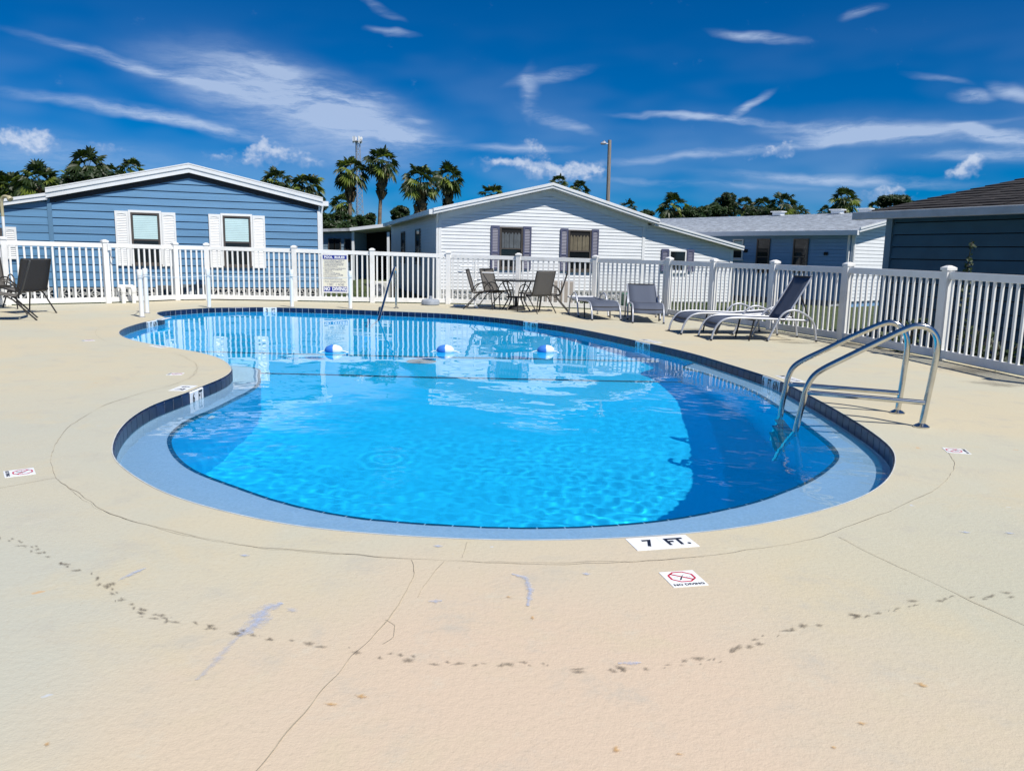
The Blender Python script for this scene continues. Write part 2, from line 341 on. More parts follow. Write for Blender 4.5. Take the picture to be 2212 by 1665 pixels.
LEDGE = mat('pool_ledge_plaster', (.44, .53, .68), .85, .10, 60, bump=.15, bscale=200)
GROUT = mat('pool_grout', (.72, .74, .74), .8, .08, 20)
basin = MB((0, 10, -2.3))
prof = []
for i in range(NO):
    o2 = max(wd[i], .012)
    prof.append([ip(i, .0105, -.012), ip(i, .0105, LZ), ip(i, o2, LZ), ip(i, o2 + .002, LZ - .09), ip(i, o2 + .004, -2.5)])
vv = [p for r in prof for p in r]
for k in range(4):
    basin.cur = (1, 2, 1, 0)[k] if k != 1 else 2
    basin.f += []; 
    ff = [(i * 5 + k, ((i + 1) % NO) * 5 + k, ((i + 1) % NO) * 5 + k + 1, i * 5 + k + 1) for i in range(NO)]
    if k == 0: basin.add(vv, ff)
    else: basin.f += ff; basin.mi += [basin.cur] * len(ff)
bas = basin.build('pool_basin', [PLAST, GROUT, LEDGE], kind='structure'); bas.location = (0, 10, -2.3)
def fz(y):
    T = [(2, -2.1), (7, -2.1), (8.6, -1.85), (10.35, -1.38), (11.9, -1.12), (15, -1.02), (20, -.92)]
    for (a, b), (c, d) in zip(T, T[1:]):
        if a <= y <= c: return b + (d - b) * (y - a) / (c - a)
    return T[-1][1]
fl = MB((0, 10, -2.3)); ys = [2.5 + .25 * k for k in range(68)]
fl.add([(x, y, fz(y)) for y in ys for x in (-9.5, 4)], [(2 * k, 2 * k + 1, 2 * k + 3, 2 * k + 2) for k in range(len(ys) - 1)])
fo = fl.build('pool_floor', PLAST, bas, smooth='all')
for yy in (10.35, 11.9):
    sm = MB((0, 10, -2.3)); sm.box((-2, yy, fz(yy) + .012), (13, .07, .02)); sm.build('floor_stripe', NAVY, bas)
dm = MB((0, 10, -2.3)); dm.lathe((-1.35, 11.5, fz(11.5)), [(.22, 0), (.22, .03), (.19, .05), (.0, .06)], 20); dm.build('main_drain', mat('drain_grate', (.006, .012, .02), .7), bas)
for o in (bas, fo): o.cycles.is_caustics_receiver = True
# coping tiles
MARK = {}
def marker(px, ntile):
    c = near(G(*px)) // SUB; ids = [(c - ntile // 2 + k) % NT for k in range(ntile)]
    for q in ids: MARK[q] = 1
    return ids
MK = [(('3', 'FT'), marker((580, 663.6), 2)), (('3', 'FT', '6', 'IN'), marker((333, 692), 3)), (('3', 'FT', '6', 'IN'), marker((1152, 695), 3)), (('4', 'FT', '9', 'IN'), marker((1388, 738), 3)), (('6', 'FT', '6', 'IN'), marker((1669, 817), 3)), (('6', 'FT'), marker((416, 843), 2))]
TP = [(.0005, -.0045), (.006, -.0055), (.011, -.009), (.0145, -.016), (.0145, -.148), (.002, -.148)]
g = .0042
for t in range(NT):
    vv = []; m = MB()
    for k in range(SUB + 1):
        i = t * SUB + k; s = g if k == 0 else (-g if k == SUB else 0)
        for off, z in TP: vv.append(ip(i, off, z) + TAN[i % NO] * s)
    c = ip(t * SUB + SUB // 2, 0, 0); m.b = c; n = len(TP)
    fs = [(k * n + j, k * n + j + 1, (k + 1) * n + j + 1, (k + 1) * n + j) for k in range(SUB) for j in range(n - 1)] + [tuple(range(n)), tuple(SUB * n + j for j in range(n))[::-1]]
    m.add(vv, fs); o = m.build('marker_tile' if t in MARK else 'coping_tile', WTILE if t in MARK else NAVY, bas); o.location = c - Vector((0, 10, -2.3))
    tt = o
for words, ids in MK:
    i0 = ids[0] * SUB; span = len(ids) * SUB; lm = MB((0, 10, -2.3))
    rv = (-INW[(i0 + span // 2) % NO]).cross(Vector((0, 0, 1))); forward = TAN[(i0 + span // 2) % NO].dot(rv) > 0
    fr = {2: (.27, .70), 4: (.12, .38, .64, .87)}[len(words)]
    for wd_, f in zip(words, fr):
        q = i0 + (f if forward else 1 - f) * span; i = int(round(q)); n = INW[i % NO]
        text(lm, wd_, ip(i, .0165, -.068), (-n).cross(Vector((0, 0, 1))), (0, 0, 1), .098, .085 if len(wd_) > 1 else .05, .03)
    lm.build('depth_lettering', INK, bas)
# navy trim on the ledge nose
s0 = 0; acc = 0; pts = []
idx = [i for i in range(NO) if wd[i] > .06]
st = next((i for i in idx if (i - 1) % NO not in set(idx)), idx[0])
run = [(st + k) % NO for k in range(len(idx))]
IN = [ip(i, wd[i], LZ) for i in run]; nin = int(sum((IN[k + 1] - IN[k]).length for k in range(len(IN) - 1)) / .15)
RP, _ = resample(IN, nin * 3, False)
for t in range(nin):
    vv = []; seg = RP[t * 3:t * 3 + 4]
    for k, p in enumerate(seg):
        d = (seg[min(k + 1, 3)] - seg[max(k - 1, 0)]).normalized(); n = Vector((-d.y, d.x, 0)) * SG; s = g if k == 0 else (-g if k == 3 else 0)
        for off, z in ((-.022, .004), (.004, .004), (.010, -.004), (.010, -.085), (.0, -.085)): vv.append(p + n * off + Vector((0, 0, z)) + d * s)
    m = MB(seg[1]); m.add(vv, [(k * 5 + j, k * 5 + j + 1, k * 5 + j + 6, k * 5 + j + 5) for k in range(3) for j in range(4)] + [tuple(range(5)), tuple(15 + j for j in range(5))[::-1]])
    o = m.build('ledge_tile', NAVY, bas); o.location = seg[1] - Vector((0, 10, -2.3))
for px, z in (((378, 961), -.45), ((1536, 803), -.3)):
    q = G(px[0], px[1], z); i = near(q); n = INW[i]; b = ip(i, max(wd[i], 0) + .01, z)
    m = MB((0, 10, -2.3)); ax = Matrix((n.cross(Vector((0, 0, 1))), Vector((0, 0, 1)), n)).transposed()
    m.lathe(b, [(.055, 0), (.055, .012), (.03, .03), (.012, .034)], 16, ax); m.build('return_fitting', WTILE, bas, smooth=True)

em = MB((0, 10, -2.3)); em.add([ip(i, o, .0028) for i in range(NO) for o in (-.004, .003)], [(2 * i, 2 * i + 1, (2 * i + 3) % (2 * NO), (2 * i + 2) % (2 * NO)) for i in range(NO)]); em.build('lip_grout', mat('lip_mortar', (.52, .54, .53), .85, .25, 14), bas)
for ch in bas.children: ch.cycles.is_caustics_receiver = True
# water
xs0, xs1 = min(p.x for p in OUT) - .05, max(p.x for p in OUT) + .05; y0, y1 = min(p.y for p in OUT) - .05, max(p.y for p in OUT) + .05
gx = np.arange(xs0, xs1, .022); gy = [y0]
while gy[-1] < y1: gy.append(gy[-1] + .020 + .05 * max(0, min(1, (gy[-1] - 6.5) / 7)))
gy = np.array(gy); X, Y = np.meshgrid(gx, gy)
rg = np.random.default_rng(3); Zw = np.zeros_like(X)
def amp(lo, hi): return lo + (hi - lo) * np.clip((Y - 4.2) / 6.2, 0, 1) ** .7
A1 = amp(1.0, .045)
patch = .65 + .35 * np.sin(X * 1.7 + 1.3 * np.sin(Y * .9)) * np.sin(Y * 1.3 + .8 * np.sin(X * 1.1))
for k in range(70):
    lam = math.exp(rg.uniform(math.log(.066), math.log(.22))); th = rg.uniform(0, 2 * math.pi); kk = 2 * math.pi / lam
    Zw += A1 * patch * .021 * lam / 6.3 * rg.uniform(.4, 1.0) * .20 * np.sin(kk * (X * math.cos(th) + Y * math.sin(th)) + rg.uniform(0, 6.3))
for k in range(18):
    lam = rg.uniform(.5, 1.8); th = rg.uniform(0, 2 * math.pi); kk = 2 * math.pi / lam
    Zw += (.35 + .65 * A1) * .0030 * lam / 6.3 * np.sin(kk * (X * math.cos(th) + Y * math.sin(th)) + rg.uniform(0, 6.3))
for cx_, cy_, a_ in ((-1.9, 7.6, .0003), (-.6, 6.6, .0004), (1.2, 7.0, .0003), (-1.3, 5.2, .0003)):
    rr = np.hypot(X - cx_, Y - cy_); Zw += a_ * np.sin(rr * 55) * np.exp(-rr * 5.5) * np.clip(rr * 8, 0, 1)
OP = [ip(i, -.05, 0) for i in range(0, NO, 2)]
def inside(px, py, poly):
    ins = np.zeros(px.shape, bool); n = len(poly); j = n - 1
    for i in range(n):
        xi, yi, xj, yj = poly[i].x, poly[i].y, poly[j].x, poly[j].y
        c = ((yi > py) != (yj > py)) & (px < (xj - xi) * (py - yi) / ((yj - yi) if yj != yi else 1e-9) + xi); ins ^= c; j = i
    return ins
mask = inside(X, Y, OP)
idm = -np.ones(X.shape, int); cell = mask[:-1, :-1] | mask[1:, :-1] | mask[:-1, 1:] | mask[1:, 1:]
use = np.zeros_like(mask); use[:-1, :-1] |= cell; use[1:, :-1] |= cell; use[:-1, 1:] |= cell; use[1:, 1:] |= cell
idm[use] = np.arange(use.sum()); vv = np.stack([X[use], Y[use] - 10, Zw[use]], 1)
jj, ii = np.nonzero(cell); ff = np.stack([idm[jj, ii], idm[jj, ii + 1], idm[jj + 1, ii + 1], idm[jj + 1, ii]], 1)
me = bpy.data.meshes.new('water'); me.from_pydata(vv.tolist(), [], ff.tolist()); me.polygons.foreach_set('use_smooth', [True] * len(me.polygons))
wat = put(bpy.data.objects.new('water', me)); wat.location = (0, 10, WZ); wat['kind'] = 'structure'; wat.cycles.is_caustics_caster = True
WM = bpy.data.materials.new('pool_water'); WM.use_nodes = True; p = WM.node_tree.nodes['Principled BSDF']
p.inputs['Base Color'].default_value = (.78, .96, 1, 1); p.inputs['Transmission Weight'].default_value = 1; p.inputs['Roughness'].default_value = 0; p.inputs['IOR'].default_value = 1.333
dfu = WM.node_tree.nodes.new('ShaderNodeBsdfDiffuse'); dfu.inputs[0].default_value = (.0, .52, .95, 1)      # cloudiness of the water
mxs = WM.node_tree.nodes.new('ShaderNodeMixShader'); mxs.inputs[0].default_value = .055
WM.node_tree.links.new(p.outputs[0], mxs.inputs[1]); WM.node_tree.links.new(dfu.outputs[0], mxs.inputs[2]); WM.node_tree.links.new(mxs.outputs[0], WM.node_tree.nodes['Material Output'].inputs[0])
me.materials.append(WM)

# ================================================================== DECK AND GROUND
FPX_POSTS = [(-95, 672, 1.50), (16, 660, 1.50), (234, 655, 1.49), (383, 649, 1.48), (451, 648, 1.48), (638, 651, 1.46), (805, 654, 1.43), (968, 656.7, 1.40), (1118, 661.5, 1.38), (1283, 668.6, 1.36), (1440, 681, 1.35), (1536, 694, 1.335), (1664, 712.5, 1.325), (1819, 737, 1.31), (2028, 777, 1.29), (2330, 842, 1.27)]
POSTS = [(G(x, y), h) for x, y, h in FPX_POSTS]
cen = Vector((-2, 10, 0))
outer = []
for i, (p, h) in enumerate(POSTS):
    a = POSTS[max(i - 1, 0)][0]; b = POSTS[min(i + 1, len(POSTS) - 1)][0]; t = (b - a).normalized(); n = Vector((-t.y, t.x, 0))
    outer.append(p + n * .10)
outer += [Vector((9.5, 2, 0)), Vector((9.5, -6, 0)), Vector((-16, -6, 0)), Vector((-16, 10, 0))]
hole = [ip(i, -.001, 0) for i in range(0, NO, 1)]
tri = tessellate_polygon([outer, hole]); allp = outer + hole
dk = MB((0, 0, 0)); dk.add([(p.x, p.y, 0) for p in allp], [t if (allp[t[1]] - allp[t[0]]).cross(allp[t[2]] - allp[t[0]]).z > 0 else t[::-1] for t in tri])
no = len(outer); dk.add([(p.x, p.y, z) for p in outer for z in (0, -.14)], [(2 * i, 2 * i + 1, 2 * ((i + 1) % no) + 1, 2 * ((i + 1) % no)) for i in range(no)])
DM = bpy.data.materials.new('painted_concrete'); DM.use_nodes = True; t = DM.node_tree; p = t.nodes['Principled BSDF']; p.inputs['Roughness'].default_value = .75; p.inputs['Specular IOR Level'].default_value = .25
def tn(scale, det=6, rough=.6, dist=0):
    n = t.nodes.new('ShaderNodeTexNoise'); n.inputs['Scale'].default_value = scale; n.inputs['Detail'].default_value = det; n.inputs['Roughness'].default_value = rough; n.inputs['Distortion'].default_value = dist
    t.links.new(dtc.outputs['Object'], n.inputs['Vector']); return n.outputs['Fac']
def tr_(v, a, b, c=0., d=1.):
    n = t.nodes.new('ShaderNodeMapRange'); n.interpolation_type = 'SMOOTHSTEP'; t.links.new(v, n.inputs[0])
    for i, q in enumerate((a, b, c, d)): n.inputs[i + 1].default_value = q
    return n.outputs[0]
def tmix(f, a, b, mode='MIX'):
    n = t.nodes.new('ShaderNodeMix'); n.data_type = 'RGBA'; n.blend_type = mode
    t.links.new(f, n.inputs[0])
    for i, v in ((6, a), (7, b)):
        if isinstance(v, tuple): n.inputs[i].default_value = (*v, 1)
        else: t.links.new(v, n.inputs[i])
    return n.outputs[2]
dtc = t.nodes.new('ShaderNodeTexCoord')
def blot(cx, cy, rx, ry, amt):           # a faded patch of the deck paint with a shape of its own
    mp = t.nodes.new('ShaderNodeMapping'); mp.vector_type = 'TEXTURE'; mp.inputs['Location'].default_value = (cx, cy, 0); mp.inputs['Scale'].default_value = (rx, ry, 1); wv = t.nodes.new('ShaderNodeVectorMath'); wv.operation = 'ADD'
    nz = t.nodes.new('ShaderNodeTexNoise'); nz.inputs['Scale'].default_value = 1.6; nz.inputs['Detail'].default_value = 6; t.links.new(dtc.outputs['Object'], nz.inputs['Vector']); t.links.new(dtc.outputs['Object'], wv.inputs[0]); t.links.new(nz.outputs['Color'], wv.inputs[1]); t.links.new(wv.outputs[0], mp.inputs[0])
    sx = t.nodes.new('ShaderNodeVectorMath'); sx.operation = 'MULTIPLY'; sx.inputs[1].default_value = (1, 1, 0); t.links.new(mp.outputs[0], sx.inputs[0]); ln = t.nodes.new('ShaderNodeVectorMath'); ln.operation = 'LENGTH'; t.links.new(sx.outputs[0], ln.inputs[0]); return tr_(ln.outputs['Value'], 1.3, .2, 0, amt)
c = tmix(tr_(tn(.55, 4, .55, .6), .36, .64), (.515, .462, .335), (.470, .455, .362))
c = tmix(blot(.7, 2.6, 1.7, 1.4, 1.0), c, (.545, .440, .335))
c = tmix(blot(2.9, 3.2, 1.4, 1.5, .8), c, (.430, .428, .345)); c = tmix(blot(-3.2, 5.0, 2.2, 3.0, .6), c, (.425, .430, .372)); c = tmix(blot(-1.7, 3.0, 1.2, 1.4, .7), c, (.415, .432, .385))
c = tmix(tr_(tn(1.1, 7, .65, .5), .50, .70, 0, .65), c, (.510, .448, .315))
c = tmix(tr_(tn(2.6, 9, .72, .3), .50, .74, 0, .65), c, (.400, .385, .335))
c = tmix(tr_(tn(5.5, 9, .75), .54, .76, 0, .55), c, (.525, .50, .41))
c = tmix(tr_(tn(46, 5, .65), .5, .72, 0, .28), c, (.38, .33, .245))
c = tmix(tr_(tn(7, 3, .5), .735, .77, 0, .55), c, (.56, .30, .10))
c = tmix(tr_(tn(9.3, 3, .5), .745, .775, 0, .6), c, (.50, .56, .66))
c = tmix(tr_(tn(60, 2, .4), .79, .82, 0, .6), c, (.16, .13, .10))
t.links.new(c, p.inputs['Base Color'])
bp = t.nodes.new('ShaderNodeBump'); bp.inputs['Strength'].default_value = .33; bp.inputs['Distance'].default_value = .005
hm = t.nodes.new('ShaderNodeMath'); hm.operation = 'ADD'; t.links.new(tn(120, 4, .6, .4), hm.inputs[0]); t.links.new(tr_(tn(38, 3), .35, .65, 0, .45), hm.inputs[1])
t.links.new(hm.outputs[0], bp.inputs['Height']); t.links.new(bp.outputs[0], p.inputs['Normal'])
deck = dk.build('pool_deck', DM, kind='structure')
# lawn
gm = bpy.data.materials.new('lawn'); gm.use_nodes = True; t = gm.node_tree; p = t.nodes['Principled BSDF']; p.inputs['Roughness'].default_value = .95
dtc = t.nodes.new('ShaderNodeTexCoord')
c = tmix(tr_(tn(1.3, 6), .35, .65), (.030, .055, .014), (.062, .088, .022)); c = tmix(tr_(tn(12, 6), .45, .75, 0, .7), c, (.10, .10, .035))
t.links.new(c, p.inputs['Base Color'])
gr = MB((0, 0, -.06)); S = 600; n = 6
ext = [Vector((-16.3, -6.3, 0))]
gr.add([(-S, -S, -.06), (S, -S, -.06), (S, S, -.06), (-S, S, -.06)], [])
gtri = tessellate_polygon([[Vector((-S, -S, 0)), Vector((S, -S, 0)), Vector((S, S, 0)), Vector((-S, S, 0))], [p_ for p_ in [Vector((-15.9, -5.9, 0)), Vector((9.4, -5.9, 0)), Vector((9.4, 1.9, 0)), Vector((5.5, 9.5, 0)), Vector((3.2, 18, 0)), Vector((-8, 20.0, 0)), Vector((-15.9, 9.9, 0))]]])
gp = [Vector((-S, -S, 0)), Vector((S, -S, 0)), Vector((S, S, 0)), Vector((-S, S, 0)), Vector((-15.9, -5.9, 0)), Vector((9.4, -5.9, 0)), Vector((9.4, 1.9, 0)), Vector((5.5, 9.5, 0)), Vector((3.2, 18, 0)), Vector((-8, 20.0, 0)), Vector((-15.9, 9.9, 0))]
gr = MB((0, 0, -.06)); gr.add([(q.x, q.y, -.06) for q in gp], [tt_ if (gp[tt_[1]] - gp[tt_[0]]).cross(gp[tt_[2]] - gp[tt_[0]]).z > 0 else tt_[::-1] for tt_ in gtri])
go = gr.build('lawn', gm, kind='structure'); go.location = (0, 0, -.06)

# cracks, joints and stains in the deck
CRACK = mat('crack_line', (.375, .325, .24), .95, .3, 20)
def ribbon(name, pts, w, m, jit=.0, z=.0035, step=.02):
    P = [Vector((p.x, p.y, 0)) for p in pts]; tot = sum((P[i + 1] - P[i]).length for i in range(len(P) - 1)); Q, _ = resample(P, max(2, int(tot / step)), False)
    vv = []; k = random.random() * 99
    for i, q in enumerate(Q):
        d = (Q[min(i + 1, len(Q) - 1)] - Q[max(i - 1, 0)]).normalized(); n = Vector((-d.y, d.x, 0)); j = jit * (noise.noise(Vector((i * step * 2.2, k, 0))) * 1.6 + .8 * noise.noise(Vector((i * step * 9, k, 3))))
        ww = w * max(.15, .7 + .9 * noise.noise(Vector((i * step * 3, k, 7))))
        vv += [q + n * (j + ww / 2) + Vector((0, 0, z)), q + n * (j - ww / 2) + Vector((0, 0, z))]
    mb = MB(); mb.add(vv, [(2 * i, 2 * i + 1, 2 * i + 3, 2 * i + 2) for i in range(len(Q) - 1)]); return mb.build(name, m, deck)
def offs(i0, i1, off, n=200): # curve outside the pool lip from index i0 to i1 (going up)
    k = (i1 - i0) % NO; return [ip(i0 + s, -off, 0) for s in range(0, k, 3)]
RING = [(260, 694), (237, 701), (215, 709), (206, 719), (218, 732), (254, 744), (310, 754), (384, 766), (411, 779), (424, 787), (425, 800), (411, 816), (364, 834), (296, 852), (217, 880), (160, 915), (125, 950), (112, 985), (113, 1012), (122, 1034), (170, 1067), (209, 1093), (261, 1117), (326, 1137), (418, 1158), (489, 1170), (565, 1181), (644, 1188.5), (748, 1197), (840, 1205), (955, 1211), (1100, 1216), (1250, 1217.6), (1393, 1212.8), (1486, 1204), (1564, 1197), (1623, 1188), (1685, 1178), (1770, 1158), (1860, 1128), (1950, 1092), (2020, 1056), (2056, 1025), (2062, 1000), (2050, 978)]
OC = resample(smoothpath([G(*q) for q in RING], 4), 300, False)[0]
ribbon('coping_joint', OC, .0034, CRACK, .010)
ribbon('coping_crack', OC[90:150], .0024, CRACK, .022); ribbon('coping_crack', OC[190:250], .0024, CRACK, .018)
CK = {'deck_joint': [[(887, 1209), (893, 1238), (870, 1288), (837, 1335), (777, 1402), (746, 1434), (714, 1470), (665, 1528), (623, 1576), (540, 1675)], [(1812, 1160), (1900, 1204), (2011, 1256), (2110, 1304), (2240, 1362)], [(-30, 1060), (120, 1032)], [(880, 640 + 35), (900, 668)]],
      'deck_crack': [[(957, 1212), (931, 1243), (900, 1290)], [(1010, 1172), (1000, 1205)], [(834, 1338), (856, 1350), (850, 1378), (826, 1392)], [(1640, 1208), (1700, 1200)], [(1560, 705), (1500, 765)]]}
ribbon('deck_joint', [G(*q) for q in CK['deck_joint'][0]], .0040, CRACK, .012); ribbon('deck_joint', [G(*q) for q in CK['deck_joint'][1]], .004, CRACK, .006); ribbon('deck_joint', [G(*q) for q in CK['deck_joint'][2]], .004, CRACK, .004)
for q in CK['deck_crack'][:3]: ribbon('deck_crack', [G(*a) for a in q], .0022, CRACK, .012)
def alphamat(name, col, scale, lo, hi, mx=1.0, det=8, edge=True):
    M = bpy.data.materials.new(name); M.use_nodes = True; t = M.node_tree; p = t.nodes['Principled BSDF']; p.inputs['Base Color'].default_value = (*col, 1); p.inputs['Roughness'].default_value = .9
    c_ = t.nodes.new('ShaderNodeTexCoord'); n = t.nodes.new('ShaderNodeTexNoise'); n.inputs['Scale'].default_value = scale; n.inputs['Detail'].default_value = det; n.inputs['Roughness'].default_value = .7; t.links.new(c_.outputs['Object'], n.inputs[0])
    r = t.nodes.new('ShaderNodeMapRange'); r.inputs[1].default_value = lo; r.inputs[2].default_value = hi; r.inputs[4].default_value = mx
    at = t.nodes.new('ShaderNodeAttribute'); at.attribute_name = 'cover'; mu = t.nodes.new('ShaderNodeMath'); mu.operation = 'MULTIPLY_ADD'; t.links.new(at.outputs['Fac'], mu.inputs[0]); mu.inputs[1].default_value = .6; t.links.new(n.outputs['Fac'], mu.inputs[2]); t.links.new(mu.outputs[0], r.inputs[0]); t.links.new(r.outputs[0], p.inputs['Alpha']); return M
SPOT = alphamat('algae_spot', (.16, .13, .095), 190, .66, 1.06, .55); BLUEP2 = alphamat('faint_blue_paint', (.46, .50, .62), 30, .72, 1.15, .55); BLUEP = alphamat('worn_blue_paint', (.40, .48, .68), 34, .68, 1.1, .75); DAMP = alphamat('grey_weathering', (.24, .22, .18), 5, .75, 1.15, .55); RUST = alphamat('rust_spot', (.55, .33, .12), 50, .75, 1.0, .6)
def patch(name, pts, m, z, rings=4):
    c = sum(pts, Vector()) / len(pts); vv = [c]; n = len(pts); cov = [1.0]
    for k in range(1, rings + 1):
        vv += [c.lerp(q, k / rings) for q in pts]; cov += [1 - k / rings] * n
    fs = [(0, 1 + i, 1 + (i + 1) % n) for i in range(n)]
    for k in range(rings - 1): fs += [(1 + k * n + i, 1 + (k + 1) * n + i, 1 + (k + 1) * n + (i + 1) % n, 1 + k * n + (i + 1) % n) for i in range(n)]
    mb = MB((c.x, c.y, 0)); mb.add([Vector((q.x, q.y, z)) for q in vv], fs); o = mb.build(name, m, deck); o.location = (c.x, c.y, 0)
    a = o.data.attributes.new('cover', 'FLOAT', 'POINT')
    for i, q in enumerate(cov): a.data[i].value = q
    return o
def ell(c, rx, ry, rot=0, n=14, j=.25):
    return [Vector((c.x, c.y, 0)) + Matrix.Rotation(rot, 3, 'Z') @ Vector((rx * math.cos(2 * math.pi * k / n) * (1 + random.uniform(-j, j)), ry * math.sin(2 * math.pi * k / n) * (1 + random.uniform(-j, j)), 0)) for k in range(n)]
DOT = [(-20, 1152), (60, 1180), (130, 1215), (200, 1245), (240, 1270), (262, 1300), (300, 1320), (350, 1337), (420, 1350), (480, 1362), (560, 1377), (640, 1387), (740, 1397), (820, 1417), (900, 1425), (960, 1433), (1010, 1435), (1070, 1436), (1130, 1438), (1180, 1441), (1260, 1447), (1350, 1446), (1450, 1440), (1550, 1425), (1620, 1392), (1700, 1362), (1780, 1342), (1900, 1325), (1960, 1305), (2060, 1290), (2120, 1290), (2230, 1281)]
DP, dl = resample([G(*q) for q in DOT], 105, False)
for i, q in enumerate(DP):
    if random.random() < (.02 if i < 42 else .10): continue
    d = (DP[min(i + 1, 105)] - DP[max(i - 1, 0)]).normalized()
    for rep in range(random.choice((1, 1, 2, 3) if i < 42 else (1, 1, 2))):
        s = random.uniform(.35, 1.25); patch('algae_spot', ell(q + d * random.uniform(-.04, .04) + Vector((random.uniform(-.014, .014), random.uniform(-.02, .02), 0)), .028 * s * random.uniform(.6, 1.4), .0135 * s * random.uniform(.6, 1.5), math.atan2(d.y, d.x) + random.uniform(-.5, .5), 11, .45), SPOT, .0040 + .00006 * random.random() * 10, 3)
def strip(name, px, w, m, z=.0038):
    P, _ = resample([G(*q) for q in px], 14, False); L_ = []; R_ = []
    for i, q in enumerate(P):
        d = (P[min(i + 1, 14)] - P[max(i - 1, 0)]).normalized(); n = Vector((-d.y, d.x, 0)); ww = w * (.35 + .65 * math.sin(math.pi * (i + .5) / 15)) * random.uniform(.7, 1.2); L_.append(q + n * ww); R_.append(q - n * ww)
    vv = []; 
    for a, b, q in zip(L_, R_, P): vv += [a, q, b]
    mb = MB((P[7].x, P[7].y, 0)); mb.add([Vector((v.x, v.y, z)) for v in vv], [(3 * i + k, 3 * i + k + 1, 3 * i + k + 4, 3 * i + k + 3) for i in range(len(P) - 1) for k in (0, 1)])
    o = mb.build(name, m, deck); o.location = (P[7].x, P[7].y, 0); a = o.data.attributes.new('cover', 'FLOAT', 'POINT')
    for i in range(len(vv)): a.data[i].value = .75 if i % 3 == 1 else 0
strip('worn_paint', [(610, 1303), (575, 1316), (548, 1350), (515, 1375)], .075, BLUEP); strip('worn_paint', [(520, 1372), (480, 1412), (425, 1470)], .04, BLUEP2); patch('worn_paint', ell(G(632, 1318), .045, .03), BLUEP2, .0039); strip('worn_paint', [(255, 1255), (285, 1240), (315, 1228)], .03, BLUEP)
strip('worn_paint', [(1105, 1240), (1135, 1248), (1145, 1275), (1140, 1310)], .03, BLUEP); strip('worn_paint', [(925, 1300), (955, 1298)], .025, BLUEP); strip('worn_paint', [(1335, 1434), (1385, 1432)], .02, BLUEP)
for q in ((945, 1180), (528, 1200), (1265, 1240), (2085, 1150), (2180, 1152)): patch('worn_paint', ell(G(*q), .035, .02), BLUEP, .0038)
for q in ((100, 1608), (1465, 1630), (1800, 1615), (1860, 1563), (780, 1505), (1098, 1290), (1150, 1335), (712, 1522), (1330, 1620), (1990, 1480)): patch('rust_spot', ell(G(*q), random.uniform(.015, .035), random.uniform(.01, .025)), RUST, .0038)
for q, a, b in (((1820, 742), 1.3, .6), ((1720, 740), .8, .4), ((1500, 712), .9, .5), ((2100, 800), .9, .7), ((2150, 830), .5, .5)): patch('grey_weathering', ell(G(*q), a, b, random.random()), DAMP, .0036, 6)
# square plaques set in the deck
def plaque(px, wid, kind, rot=0, words=None):
    c = G(*px); i = near(c); n = INW[i]; ex = n.cross(Vector((0, 0, 1))); ey = n
    if rot: M_ = Matrix.Rotation(rot, 3, 'Z'); ex = M_ @ ex; ey = M_ @ ey
    o = MB((c.x, c.y, 0)); hgt = .152
    o.box((c.x, c.y, -.0005), (wid, hgt, .006), ex, ey); pl = o.build('warning_plaque' if kind == 'dive' else 'depth_plaque', WTILE, deck); pl.location = (c.x, c.y, 0)
    T = lambda u, v, z=.0034: c + ex * u + ey * v + Vector((0, 0, z))
    if kind == 'dive':
        m = MB((c.x, c.y, 0)); q = lambda r, k, cy=.016: T(r * math.cos(math.pi / 8 + k * math.pi / 4), cy + r * .92 * math.sin(math.pi / 8 + k * math.pi / 4))
        m.add([q(r, k) for k in range(8) for r in (.060, .051)], [(2 * k, 2 * k + 1, (2 * k + 3) % 16, (2 * k + 2) % 16) for k in range(8)]); m.add([T(-.045, .048), T(-.038, .053), T(.045, -.014), T(.038, -.020)], [(0, 1, 2, 3)]); m.build('prohibition_ring', REDINK, pl)
        m = MB((c.x, c.y, 0)); m.add([T(-.022, -.016, .0040), T(-.012, -.012, .0040), T(.000, .012, .0040), T(.012, .030, .0040), T(.026, .044, .0040), T(.006, .026, .0040), T(-.008, .008, .0040)], [tuple(range(7))[::-1]])
        for sx in (-.036, -.026, .018, .028): m.add([T(sx, .010), T(sx + .004, .014), T(sx + .009, .010), T(sx + .004, .0115)], [(0, 1, 2, 3)])
        text(m, 'NO DIVING', T(0, -.058), ex, ey, .020, .132, .03); m.build('lettering', INK, pl)
    else:
        m = MB((c.x, c.y, 0)); k = len(words)
        for s, wz in enumerate(words): text(m, wz, T(wid * ((s + .5) / k - .5) + (.012 if k == 2 and s == 0 else 0), 0), ex, ey, .085, (.085 if len(wz) > 1 else .048) * (1.3 if '.' in wz else 1), .035)
        m.build('lettering', INK, pl)
        for s in range(1, k):
            m = MB((c.x, c.y, 0)); m.box(T(wid * (s / k - .5), 0, .0024), (.003, hgt, .0012), ex, ey); m.build('tile_joint', GROUT, pl)
plaque((1430, 1172), .305, 'depth', words=('7', 'FT.')); plaque((1476, 1250), .152, 'dive'); plaque((42, 1021), .152, 'dive'); plaque((2066, 974), .152, 'dive'); plaque((379, 808), .152, 'dive'); plaque((190, 735.5), .152, 'dive')
plaque((396, 838.5), .30, 'depth', words=('6', 'FT')); plaque((345, 748.5), .30, 'depth', words=('3', 'FT')); plaque((352, 688.5), .55, 'depth', words=('3', 'FT', '6', 'IN')); plaque((1405, 737), .50, 'depth', words=('4', 'FT', '9', 'IN')); plaque((1706, 818), .45, 'depth', words=('6', 'FT', '6', 'IN')); plaque((1172, 695), .5, 'depth', words=('3', 'FT', '6', 'IN'))

